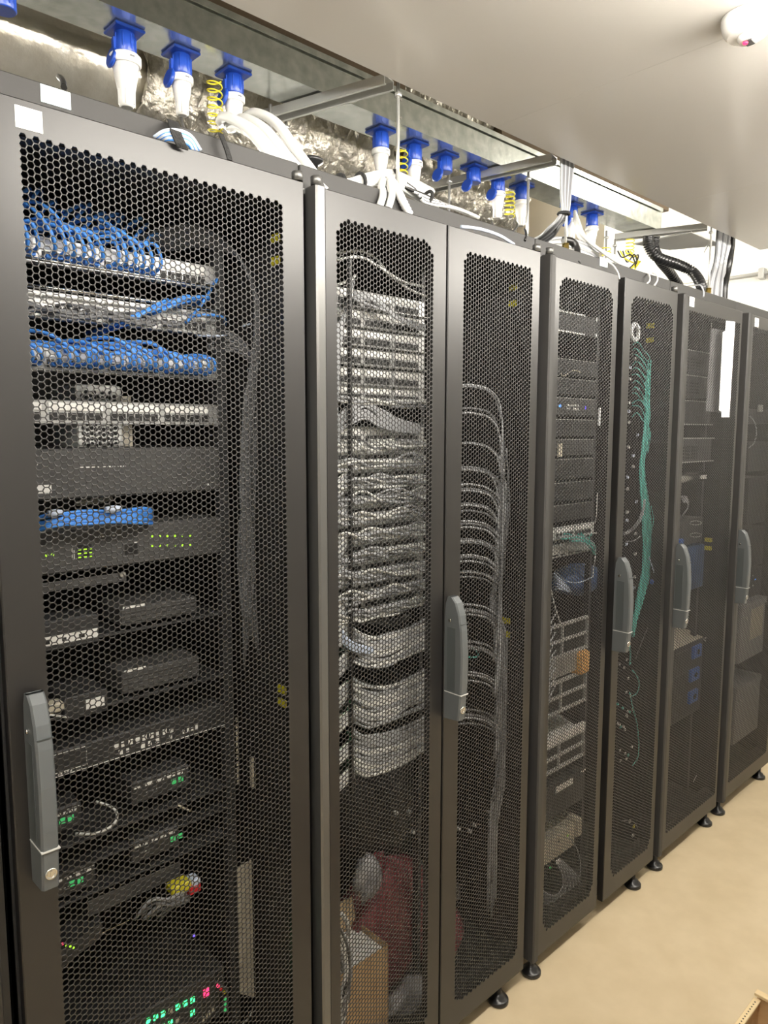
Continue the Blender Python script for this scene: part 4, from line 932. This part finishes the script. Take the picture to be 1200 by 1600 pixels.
for (u, v) in ((1101, 1215), (1100, 1227), (1094, 1245)):
    p = at(u, v, .12); tag(MB().cbox(p[0]-.008, p[0]+.008, .12, .126, p[2]-.006, p[2]+.006, .002).build('cable_clip', 'lightgrey'), 'small pale clip low in fourth rack', 'clip', 'clips low in fourth rack')
for v0 in (1010, 1045, 1080):
    pass

# ================================================================== RACK 5
Y5 = .09
def r5(u0, u1, va, vb, m, name, lb, cat, d=.3):
    x0 = at(u0, va, Y5)[0]; x1 = min(at(u1, va, Y5)[0], 3.685)
    return chassis(name, x0, x1, zz((u0+u1)/2, vb, Y5), zz((u0+u1)/2, va, Y5), Y5, lb, cat, None, m, d)
for k, (va, vb) in enumerate(((640, 662), (690, 735), (745, 815), (822, 880), (884, 930))):
    t = r5(1170, 1215, va, vb, 'gear_dark', 'dark_device', '%s dark device counted down in farthest rack' % ords[k], 'device')
    dashes(t, at(1184, va, Y5)[0], at(1196, va, Y5)[0], t['_w'][2]+.03, Y5, 3, .01, 'gear', drop=0)
    MB().box(t['_w'][0]-.1, t['_w'][0]+.1, Y5-.002, Y5, t['_w'][2]+(zz(1190, va, Y5)-t['_w'][2])-.005, t['_w'][2]+(zz(1190, va, Y5)-t['_w'][2])-.002).build('edge_trim', 'gear', t)
p = at(1188, 638, .08); tag(MB().cbox(p[0]-.02, p[0]+.02, .075, .085, p[2]-.016, p[2]+.016, .002).build('small_label_block', 'lightgrey'), 'small pale block high in farthest rack', 'block')
cord('white_cable', uv([(1172, 650, .07), (1180, 662, .07), (1182, 678, .07), (1178, 692, .07), (1170, 700, .08)]), .0024, 'cordgrey', 'pale looped cord high in farthest rack', 'cable')
p = at(1180, 905, .08); tag(MB().lathe([(0, .004), (.002, .003)], p, (0,-1,0), 10).build('indicator_light', 'ledb'), 'blue light beside the handle of farthest rack', 'light')
for v in (900, 915):
    p = at(1176, v, .08); tag(MB().lathe([(0, .005), (.002, .004)], p, (0,-1,0), 10).build('round_button', 'lightgrey'), '%s round button beside the blue light of farthest rack' % ('upper' if v == 900 else 'lower'), 'button')
ps = []
for (va, vb, u0, lb, st) in ((955, 1062, 1158, 'upper grey box with a beige paper label in farthest rack', True), (1082, 1192, 1150, 'lower plain grey box in farthest rack', False)):
    x0 = at(u0, va, .05)[0]; x1 = x0+.30
    z1_ = zz(u0+10, va-8, .05); z0_ = z1_-.26
    t = thing('grey_box', lb, 'box', ((x0+x1)/2, .2, z0_))
    MB().cbox(x0, x1, .05, .4, z0_, z1_, .004).build('body', 'greypaper', t)
    MB().cbox(x0-.002, x1+.002, .046, .4, z1_-.02, z1_+.012, .003).build('lid', 'greypaper', t)
    MB().lathe([(0, .006), (.012, .006), (.013, .009), (.02, .009)], (x0+.01, .046, z1_-.045), (0,-1,0), 12).build('knob', 'lightgrey', t)
    if st: MB().box(x0+.12, x0+.27, .0485, .0498, z1_-.17, z1_-.025).build('paper_label', 'beige', t)

# ================================================================== OVERHEAD
# cable trunking (galvanised duct) with bottom sockets
DX0, DX1, DY0, DY1, DZ0, DZ1 = -.6, 2.80, .232, .345, 2.45, 2.527
t = thing('cable_trunking', 'long galvanised steel trunking running over the racks', 'trunking', ((DX0+DX1)/2, .29, DZ0))
cuts = [DX0, .0, 1.355, 2.15, DX1]
for i in range(4):
    a, b_ = cuts[i]+.0006, cuts[i+1]-.0006
    m = MB(); m.box(a, b_, DY0, DY1, DZ0, DZ0+.0015); m.box(a, b_, DY0, DY0+.0015, DZ0+.0015, DZ1); m.box(a, b_, DY1-.0015, DY1, DZ0+.0015, DZ1)
    m.build('trunking_length', 'galv', t)
    m = MB(); m.box(a, b_, DY0-.006, DY1, DZ1, DZ1+.006); m.box(a, b_, DY0-.006, DY0-.0045, DZ1-.008, DZ1); m.build('trunking_lid', 'galv', t)
for x in (1.355, 2.15):
    for z in (2.465, 2.51): MB().lathe([(0, .004), (.002, .003)], (x+.012, DY0, z), (0,-1,0), 10).build('screw', 'chrome', t)
MB().box(DX1-.001, DX1+.001, DY0, DY1, DZ0, DZ1).build('end_plate', 'galv', t)
# cross struts with threaded rods
def strut(xf, yf, xr_, yr, zt, lb, rear=True):
    t = thing('strut_channel', lb, 'strut', (xf, yf, zt-.022), 'struts under the trunking')
    dx = xr_-xf; dy = yr-yf; L = math.hypot(dx, dy); ux, uy = dx/L, dy/L; nx, ny = -uy, ux; h = .021; w_ = .0205
    prof = [(-w_, 0), (w_, 0), (w_, -h), (w_-.007, -h), (w_-.007, -h+.0025), (w_-.0025, -h+.0025), (w_-.0025, -.0025), (-w_+.0025, -.0025), (-w_+.0025, -h+.0025), (-w_+.007, -h+.0025), (-w_+.007, -h), (-w_, -h)]
    v = []
    for s in (0, L):
        for a, b in prof: v.append((xf+ux*s+nx*a, yf+uy*s+ny*a, zt+b))
    n = len(prof); f = [(i, (i+1)%n, n+(i+1)%n, n+i) for i in range(n)]
    f += [(0, 1, 6, 7), (1, 2, 5, 6), (2, 3, 4, 5), (0, 7, 8, 11), (8, 9, 10, 11)]
    f += [tuple(n+i for i in q[::-1]) for q in f[n:n+5]]
    MB().add(v, f).build('channel', 'strut', t)
    return t
ZB = 2.447
s1 = atz(608, 121, ZB); e1 = atz(412, 178, ZB)
s2 = atz(866, 243, ZB); e2 = atz(662, 291, ZB)
s3 = atz(1105, 350, ZB); e3 = atz(962, 367, ZB)
for (a, b, lb) in ((s1, e1, 'nearest zinc strut crossing under the trunking'), (s2, e2, 'middle zinc strut crossing under the trunking'), (s3, e3, 'farthest zinc strut crossing under the trunking')):
    strut(a[0], a[1], b[0], b[1], ZB, lb)
# parallel lower strut behind the first
a = at(352, 205, .62); b = at(463, 192, .50)
strut(a[0], .46, b[0]+.02, .72, a[2], 'short zinc strut lower down behind the white cables')
def rod(x, y, z0, z1, lb, sleeve=None):
    t = thing('threaded_rod', lb, 'rod', (x, y, z0), 'threaded rods on the rack roofs')
    pts = []; n = 24
    MB().tube([(x, y, z0), (x, y, z1)], .0042, 8).build('rod', 'strut', t)
    MB().lathe([(0, .009), (.008, .009)], (x, y, z1-.03), (0,0,1), 6).build('nut', 'strut', t)
    MB().lathe([(0, .009), (.008, .009)], (x, y, z0+.001), (0,0,1), 6).build('nut', 'strut', t)
    if sleeve: MB().lathe([(0, .010), (sleeve, .010)], (x, y, z0+.001), (0,0,1), 12).build('sleeve', 'brass', t)
rz = 2.16
for (u, y, lb, sl, dy) in ((622, .065, 'long thin rod at the front end of the nearest strut', None, 130), (885, .065, 'rod with a brass sleeve behind the hanging cable bundle', .05, 333), (1112, .065, 'rod with a yellow brass sleeve at the farthest strut', .055, 352)):
    p = at(u, dy, y); rod(p[0], y, rz, 2.425 if u == 885 else p[2], lb, sl)
for (u, v, y, lb) in ((422, 150, .37, 'rear rod at the inner end of the nearest strut'), (447, 185, .40, 'rear rod standing right of the nearest strut end'), (702, 287, .38, 'rear rod at the inner end of the middle strut'), (825, 305, .20, 'rod standing by the pair of plugs right of the middle strut'), (948, 350, .38, 'left rear rod near the farthest strut'), (962, 350, .42, 'right rear rod near the farthest strut')):
    p = at(u, v, y); rod(p[0], y, rz, 2.45 if y > .35 or v > 300 else 2.44, lb)
# sockets and plugs
socks = [(5, 5, 0), (195, 67, 1), (283, 103, 1), (365, 137, 1), (595, 222, 1), (647, 245, 1), (695, 262, 0), (740, 282, 0), (778, 290, 1), (815, 300, 1), (893, 332, 1), (925, 345, 2)]
who = ['cut by the left photo edge', 'above the nearest rack with the fattest white plug', 'second large one above the nearest rack', 'right of the first yellow spring', 'left of the long thin rod', 'right of the long thin rod',
       'empty one left of the middle strut', 'empty one half behind the middle strut', 'left of the pair past the middle strut', 'right of the pair past the middle strut', 'behind the hanging cable bundle', 'farthest one']
for i, (u, v, pl) in enumerate(socks):
    y = .297; c = at(u, v, y); x = c[0]; z = DZ0; K = .66
    t = thing('power_socket', 'blue power socket %s' % who[i], 'socket', (x, y, z-.05), 'blue sockets under the trunking')
    MB().cbox(x-.046*K, x+.046*K, y-.046*K, y+.046*K, z-.007, z-.0005, .002).build('flange', 'blue', t)
    MB().lathe([(0, .0305*K), (.003*K, .033*K), (.0605*K, .0295*K), (.064*K, .026*K)], (x, y, z-.0715*K), (0,0,1), 24).build('socket_body', 'blue', t)
    for k in range(8):
        a = 2*PI*k/8+.2; MB().box(x+.0315*K*math.cos(a)-.001, x+.0315*K*math.cos(a)+.001, y+.0315*K*math.sin(a)-.001, y+.0315*K*math.sin(a)+.001, z-.062*K, z-.012).build('rib', 'blue', t)
    if i not in (4, 9, 11):   # hinged lid hanging open on the left
        MB().lathe([(0, .028*K), (.006*K, .031*K), (.012*K, .026*K)], (x-.034*K, y+.004, z-.088*K), (-1, .0, .22), 20).build('hinged_lid', 'blue', t)
        MB().box(x-.038*K, x-.030*K, y-.005, y+.005, z-.066*K, z-.032*K).build('lid_hinge', 'blue', t)
    if pl:
        r_ = (1.25 if i == 1 else 1.0)*K; zt_ = z-.072*K
        tp = thing('power_plug', 'white plug hanging in the blue socket %s' % who[i], 'plug', (x, y, z-.15), 'white plugs in the blue sockets')
        MB().lathe([(0, .033*r_), (.004*r_, .037*r_), (.020*r_, .037*r_), (.024*r_, .033*r_)], (x, y, zt_-.024*r_), (0,0,1), 24).build('plug_collar', 'white', tp)
        h = .095*r_
        MB().lathe([(0, .014*r_), (h*.08, .020*r_), (h*.4, .021*r_), (h*.75, .028*r_), (h, .031*r_)], (x, y, zt_-.024*r_-h), (0,0,1), 20).build('plug_body', 'white', tp)
        for k in range(6):
            a = 2*PI*k/6; MB().box(x+.0205*r_*math.cos(a)-.001, x+.0205*r_*math.cos(a)+.001, y+.0205*r_*math.sin(a)-.001, y+.0205*r_*math.sin(a)+.001, zt_-.024*r_-h*.95, zt_-.024*r_-h*.6).build('grip_rib', 'lightgrey', tp)
        MB().box(x-.004, x+.005, y-.0376*r_, y-.036*r_, zt_-.014*r_, zt_-.010*r_).build('latch_mark', 'corddark', tp)
# yellow spiral earth wires
for (u, v0, n, lb) in ((335, 124, 7, 'nearest yellow spiral wire between two blue sockets'), (628, 232, 7, 'yellow spiral wire beside the long thin rod'), (797, 298, 6, 'yellow spiral wire between the pair of plugs'), (948, 385, 3, 'short yellow spiral wire at farthest socket'), (985, 372, 5, 'yellow spiral wire left of the black hoses')):
    y = .29; c = at(u, v0, y); top = min(c[2], 2.449); p = []
    for k in range(n*12+1):
        a = 2*PI*k/12; p.append((c[0]+.016*math.cos(a), y+.016*math.sin(a), top-k/12*.0165*(1 if u < 700 else .8)))
    tag(MB().tube(p, .0017, 5).build('spiral_wire', 'yellow'), lb, 'wire')
# foil insulated ducts behind
def foil(name, x0, x1, y, z, r, m, lb, amp=.01, seed=1, nx=60, n=28, rx=None):
    rnd = random.Random(seed); v = []
    for i in range(nx+1):
        x = x0+(x1-x0)*i/nx; rr = rx(x) if rx else r
        for k in range(n):
            a = 2*PI*k/n; q = rr+rnd.uniform(-amp, amp)
            v.append((x+rnd.uniform(-amp, amp)*.6, y+q*math.cos(a), z+q*math.sin(a)))
    f = [(i*n+k, i*n+(k+1)%n, (i+1)*n+(k+1)%n, (i+1)*n+k) for i in range(nx) for k in range(n)]
    b = MB(); b.add(v, f, 0, True); return tag(b.build(name, m), lb, 'duct')
foil('foil_duct', -.8, .80, .57, 2.495, .125, 'foil', 'smooth foil wrapped duct over the nearest rack', .002, 1)
foil('foil_duct_joint', .77, 1.55, .57, 2.495, .135, 'foilrough', 'crumpled foil duct joint between the first white plugs', .013, 2, 70, 34)
foil('foil_pipe', -.8, 1.5, .60, 2.39, .03, 'foilrough', 'thin foil pipe lying under the smooth duct', .006, 3)
foil('foil_duct', 1.6, 2.25, .57, 2.50, .11, 'foilrough', 'crumpled foil duct behind the middle sockets', .012, 5, 60, 34)
# flat foil board panels behind middle
b = MB(); rnd = random.Random(4); nx, ny = 18, 14; v = []
for i in range(nx+1):
    for j in range(ny+1): v.append((1.62+i*.03, .58+.12*j/ny+rnd.uniform(-.012, .012), 2.45+j*.03))
b.add(v, [(i*(ny+1)+j, (i+1)*(ny+1)+j, (i+1)*(ny+1)+j+1, i*(ny+1)+j+1) for i in range(nx) for j in range(ny)])
tag(b.build('foil_board', 'foil'), 'crinkled foil faced board behind the blue sockets', 'board')
p0 = at(775, 345, .9); p1 = at(905, 300, .9)
t = tag(MB().prism([(2.65, 2.161), (3.05, 2.161), (3.6, 2.42), (3.6, 2.9), (2.65, 2.9)], 'y', .95, .98).build('insulation_board', 'beige'), 'beige insulation board behind the pair of plugs', 'board')
tag(MB().box(-.6, 1.55, .40, .62, 2.62, 2.95).build('plenum_filler', 'brown'), 'added dark brown plenum beam above the nearest end of the trunking', 'filler')  # brown box added to stand in for the dark plenum here
tag(MB().box(2.0, 3.2, .40, .62, 2.64, 2.92).build('plenum_filler', 'brown'), 'added dark brown plenum beam above the far end of the trunking', 'filler')  # second added box, for the dark plenum farther along
foil('foil_duct', 1.5, 2.05, .52, 2.70, .10, 'foilrough', 'crumpled foil wrap between the fillers above the trunking', .01, 8)

# conduit on the far wall
cz = 2.545
t = thing('wall_conduit', 'thin grey conduit running across the far white wall', 'conduit', (XF-.03, .4, cz-.012))
MB().tube([(XF-.03, -.6, cz), (XF-.03, 2.0, cz)], .012, 12).build('pipe', 'steel', t)
c = at(1182, 430, 0); 
MB().cbox(XF-.05, XF-.001, .40, .43, cz-.03, cz+.03, .004).build('pipe_clip', 'steel', t)
t = thing('bracket_plate', 'pale metal bracket past the end of the trunking', 'bracket', (3.0, .25, 2.40))
MB().prism([(2.82, .12), (3.10, .12), (3.02, .30), (2.82, .36)], 'z', 2.425, 2.43).build('plate', 'lightgrey', t)
MB().tube([(2.95, .10, 2.415), (3.12, .20, 2.415)], .004, 6).build('rod', 'strut', t)

# black corrugated hoses
def hose(pts, r, lb):
    P = spl(uv(pts), 26); R = [r*(1 if k % 4 < 2 else .76) for k in range(len(P))]
    t = thing('corrugated_hose', lb, 'hose', P[-1], 'black corrugated hoses')
    MB().tube(P, R, 14).build('hose', 'rubber', t)
    c = P[0]; MB().lathe([(0, r*.9), (.02, r*.9), (.022, r*1.15), (.03, r*1.15)], (c[0], c[1], c[2]-.002), (0,0,1), 12).build('gland', 'brass', t)
hose([(1013, 368, .27), (1014, 385, .26), (1028, 402, .24), (1058, 413, .22), (1082, 425, .18), (1095, 445, .12), (1099, 470, .10)], .021, 'left black corrugated hose curving down to the fourth rack')
hose([(1023, 368, .27), (1022, 388, .27), (1032, 408, .30), (1046, 425, .34), (1060, 445, .36)], .021, 'right black corrugated hose going down behind the left one')

# cable bundle hanging over third rack
for i in range(10):
    a = (i-4.5)*2.0
    cord('hanging_cable', uv([(886+a*1.1, 225+jit(4), .06), (886+a*1.0, 262, .06), (884+a*.8, 300, .06), (882+a*.55, 333, .065), (874+a*.9-abs(a), 352+abs(a)*.5, .10), (850+a*1.2, 372, .16), (815+a, 388+a*.6, .24)]),
         .0045, 'corddark' if i % 3 else 'cordgrey', 'cable in the tied bundle dropping from ceiling edge, %s from the left' % nth(i), 'cable', 'tied ceiling bundle')
def tie(u, v, y, r, lb, m='velcro', h=.012, ax=(0,0,1)):
    c = Vector(at(u, v, y)); q = Vector((0,0,1)).rotation_difference(Vector(ax).normalized())
    ring = [tuple(c+q@Vector((r*math.cos(k*PI/9), r*math.sin(k*PI/9), 0))) for k in range(19)]
    o = MB().tube(ring, .0045, 6).build('cable_tie', m); tag(o, lb, 'cable tie')
tie(881, 334, .065, .016, 'black tie around the bundle dropping from the ceiling edge')
for i in range(6):
    cord('white_cable', uv([(898, 330+i*3, .25), (905, 350+i*4, .22), (915+i*2, 372+i*2, .2), (940+i*4, 392+i*3, .2), (965+i*3, 402+i*3, .24)]), .006, 'cordwhite', 'white cable running along the roof of third rack, %s from the top' % nth(i), 'cable', 'white cables on third rack roof')
for i in range(5):
    cord('white_cable', uv([(800+i*6, 372+i*3, .3), (840+i*4, 380+i*2, .22), (870, 372+i*6, .2), (905, 378+i*5, .2), (935, 395+i*4, .24)]), .0055, 'cordwhite' if i % 2 else 'cordgrey', 'cable crossing behind the brass sleeved rod, %s from the top' % nth(i), 'cable', 'white cables behind brass rod')
# black cable going into rack 3 roof + others
cord('black_cable', uv([(880, 375, .08), (894, 378, .07), (901, 390, .06), (901, 412, .05)]), .011, 'black', 'thick black cable dropping behind the third rack roof edge', 'cable')
cord('white_cable', uv([(938, 405, .06), (955, 412, .03), (965, 425, .012), (968, 436, .010)]), .0028, 'cordwhite', 'thin white cord hanging over the roof edge at the fourth door', 'cable')
for i, d in enumerate((0, 12)):
    cord('white_cable', uv([(1008+d, 424+d*.2, .06), (1014+d, 430, .03), (1015+d, 438, .02), (1010+d, 444+d*.2, .02)]), .0028, 'cordwhite', ('left' if i == 0 else 'right')+' thin white loop over the third rack roof edge', 'cable')
cord('white_cable', uv([(1085, 446, .06), (1095, 446, .03), (1099, 455, .02), (1099, 464, .015)]), .003, 'cordgrey', 'thin grey loop over the fourth rack roof edge', 'cable')
for i in range(6):
    cord('earth_wire', uv([(965+i*4, 392, .3), (972+i*4, 405+jit(5), .28), (985+i*3, 402+jit(8), .26), (995+jit(4), 412+jit(6), .24), (985+jit(8), 420, .22)]), .0028, ('black', 'yellow')[i % 2], '%s wire in the knot on third rack roof, %s from the left' % (('black', 'yellow')[i % 2], nth(i)), 'wire', 'knot of wires on roof')
# bundle at the far ceiling edge
for i in range(9):
    a = i*2.6
    cord('hanging_cable', uv([(1122+a, 352+i, .10), (1120+a, 380, .10), (1117+a*.8, 410, .10), (1108+a*1.1, 440, .12), (1104+a*1.2, 475, .12)]), .006, ('corddark', 'cordgrey', 'cordgrey')[i % 3], 'cable of the far ceiling bundle, %s from the left' % nth(i), 'cable', 'far ceiling bundle')
cord('black_cable', uv([(1144, 352, .10), (1142, 385, .10), (1138, 415, .10), (1132, 445, .12), (1130, 478, .12)]), .016, 'black', 'thick black cable in the far ceiling bundle', 'cable')
# white fat cables from the sockets over the racks
for i, (du, dv) in enumerate(((0, 0), (14, 8), (30, 4), (48, -8), (20, 22))):
    cord('power_cable', uv([(365+du*.2, 190, .30), (345+du*.7, 192+dv*.4, .26), (352+du, 182+dv*.7, .20), (385+du, 200+dv*.8, .14), (420+du*.9, 240+dv*.6, .10), (450+du*.8, 272+dv*.4, .06), (470+du*.8, 300+dv*.3, .05)]),
         .0105, 'cordwhite', 'thick white cable arching down to the first rack gap, %s one' % ('leftmost', 'middle', 'fourth', 'rightmost', 'lowest')[i], 'cable', 'thick white cables at first gap')
for i, (v, o_) in enumerate(((0, 0), (7, 6), (-8, 3), (14, 10))):
    cord('power_cable', uv([(430+o_, 225+v, .16), (465+o_, 258+v, .12), (500+o_, 284+v*.7, .09), (540+o_, 289+v*.5, .07), (575, 280+v*.5, .07), (610, 276+v*.6, .09), (640+o_, 292+v, .11), (672+o_, 308+v, .14)]),
         .0095, 'cordwhite', 'thick white cable along the second rack roof, %s one' % ('second', 'third', 'topmost', 'lowest')[i], 'cable', 'thick white cables on second rack')
for i, (u, lb) in enumerate(((594, 'left'), (605, 'middle'))):
    cord('power_cable', uv([(598+i*11, 280, .07), (596+i*14, 292, .05), (598+i*14, 305, .035), (592+i*14, 326, .031)]), .0085, 'cordwhite', lb+' white cable turning down into the second rack', 'cable')
P = spl(uv([(608, 278, .07), (618, 292, .05), (628, 312, .032), (640, 336, .031)]), 14)
tag(MB().tube(P, [.010*(1 if k % 3 else .86) for k in range(len(P))], 10).build('ribbed_conduit', 'cordwhite'), 'white ribbed conduit slanting down into the second rack', 'conduit')
for i in range(8):
    cord('black_cable', uv([(618+i*2, 285+jit(2), .10), (640+i*2, 296+i*.7, .09), (665, 306+i*1.5, .09), (690+i*3, 318+i, .10), (720+i*4, 330+i*1.4, .12)]), .0045, ('black', 'cordwhite', 'cordgrey')[i % 3], '%s cable in the spray right of the ribbed conduit, %s from the top' % (('black', 'white', 'grey')[i % 3], nth(i)), 'cable', 'cable spray on second rack')
tie(531, 288, .075, .019, 'black velcro tie left on the white cables of second rack', ax=(1,0,.1), h=.014)
tie(562, 286, .07, .019, 'black velcro tie middle on the white cables of second rack', ax=(1,0,.1), h=.014)
tie(612, 280, .09, .019, 'black velcro tie right on the white cables of second rack', ax=(1,0,-.2), h=.014)
tie(668, 309, .10, .016, 'black velcro tie on the cable spray', ax=(1,0,-.3), h=.014)
for (pts, lb) in ((((768, 345, .30), (770, 352, .2), (780, 360, .1), (800, 362, .08), (808, 352, .2), (805, 345, .29)), 'thin black cable joining the pair of plugs past the middle strut'), (((283, 185, .30), (286, 197, .2), (290, 205, .1)), 'thin black cable under the second plug'), (((820, 358, .1), (822, 366, .05), (820, 376, .04)), 'short black cord right of the pair of plugs')):
    cord('black_cable', uv(pts), .0035, 'black', lb, 'cable')
# coil of pale cords with velcro over the nearest rack's front
for i in range(9):
    d = i*1.6
    cord('coiled_cable', uv([(240+d*1.1, 214+d*.5, .012), (256+d*.6, 204+d*1.1, -.004), (278, 203+d*1.4, -.008), (299-d*.4, 212+d*1.1, -.006), (314-d*1.1, 234+d*.3, .010)]), .0022, ('cordpale', 'cordwhite', 'cordblue')[i % 3], 'pale or blue cord in the coil strapped on nearest rack, %s from the top' % nth(i), 'cord', 'coil strapped on nearest rack')
def strap(pts, w_, lb):
    P = spl(uv(pts), 6); b = MB(); v = []
    for p in P: v += [(p[0]-w_, p[1], p[2]), (p[0]+w_, p[1], p[2]), (p[0]+w_, p[1]+.003, p[2]), (p[0]-w_, p[1]+.003, p[2])]
    f = [(4*i+k, 4*i+(k+1)%4, 4*i+4+(k+1)%4, 4*i+4+k) for i in range(len(P)-1) for k in range(4)]+[(3,2,1,0), tuple(4*(len(P)-1)+k for k in range(4))]
    b.add(v, f); tag(b.build('velcro_strap', 'velcro'), lb, 'strap')
strap([(270, 188, .05), (272, 192, .02), (275, 205, -.012), (282, 222, -.014), (286, 232, -.010)], .010, 'wide black velcro strap over the pale coil')
strap([(345, 208, .03), (350, 220, .02), (356, 236, .02), (360, 250, .015)], .005, 'narrow black strap on the roof fascia of nearest rack')
cord('black_cable', uv([(92, 120, .2), (98, 126, .1), (100, 137, .05)]), .005, 'black', 'short black cable behind the nearest roof fascia', 'cable')
cord('coiled_cable', uv([(720, 354, .01), (750, 358, -.004), (780, 368, -.004), (803, 382, .01)]), .004, 'cordpale', 'pale blue cord lying along the top of the right door of second rack', 'cord')
# black knob
c = at(487, 262, .2)
t = thing('mushroom_stud', 'black mushroom knob standing on the second rack roof', 'knob', (c[0], .2, c[2]-.05))
MB().lathe([(0, .010), (.028, .010), (.030, .014), (.040, .015), (.046, .026), (.052, .027), (.055, .022)], (c[0], .2, c[2]-.035), (0,0,1), 20).build('knob', 'rubber', t)

# detector on the aisle ceiling
c = atz(1166, 22, ZC)
t = thing('motion_detector', 'white ceiling detector with a red light at the upper right', 'detector', (c[0], c[1], ZC-.04))
MB().lathe([(0, .034), (.010, .042), (.026, .046), (.034, .046)], (c[0]+.01, c[1], ZC-.035), (0,0,1), 32).build('housing', 'white', t)
q = at(1175, 50, c[1])
MB().lathe([(0, .016), (.006, .02), (.012, .021)], (c[0]+.012, c[1]-.003, ZC-.0455), (0,0,1), 20).build('lens_ring', 'white', t)
MB().cbox(c[0]-.0, c[0]+.022, c[1]-.012, c[1]+.004, ZC-.048, ZC-.044, .001).build('lens_window', 'gear', t)
MB().lathe([(0, .004), (.003, .005)], (c[0]+.003, c[1]+.0, ZC-.0505), (0,0,1), 12).build('indicator_light', 'ledr', t)

# cardboard box bottom right
p = atz(1184, 1549, .30)
t = thing('cardboard_box', 'open cardboard box on the floor at bottom right corner', 'box', (p[0]-.15, p[1]-.16, 0))
bx, by = p[0], p[1]; H = .285; th = .006; W_, L_ = .34, .42
MB().box(bx-L_, bx, by-th, by, .001, H).build('long_side', 'card', t)
MB().box(bx-L_, bx, by-W_, by-W_+th, .001, H).build('long_side', 'card', t)
MB().box(bx-L_, bx-L_+th, by-W_+th, by-th, .001, H).build('short_side', 'card', t)
MB().box(bx-th, bx, by-W_+th, by-th, .001, H+.012).build('short_side', 'card', t)
MB().box(bx-L_+th, bx-th, by-W_+th, by-th, .001, .006).build('bottom', 'card', t)
MB().cbox(bx-L_, bx-.012, by-.012, by+.004, H, H+.006, .001).build('folded_edge', 'cardlight', t)
MB().cbox(bx-.014, bx+.004, by-W_, by+.003, H+.010, H+.018, .001).build('folded_edge', 'cardlight', t)
b = MB()
for k in range(36): b.box(bx-.03-k*.0105, bx-.027-k*.0105, by-.006, by-.003, H+.0055, H+.0065)
b.build('flute_holes', 'hole', t)['kind'] = 'stuff'

for o in bpy.data.objects:
    if '_w' in o: del o['_w']
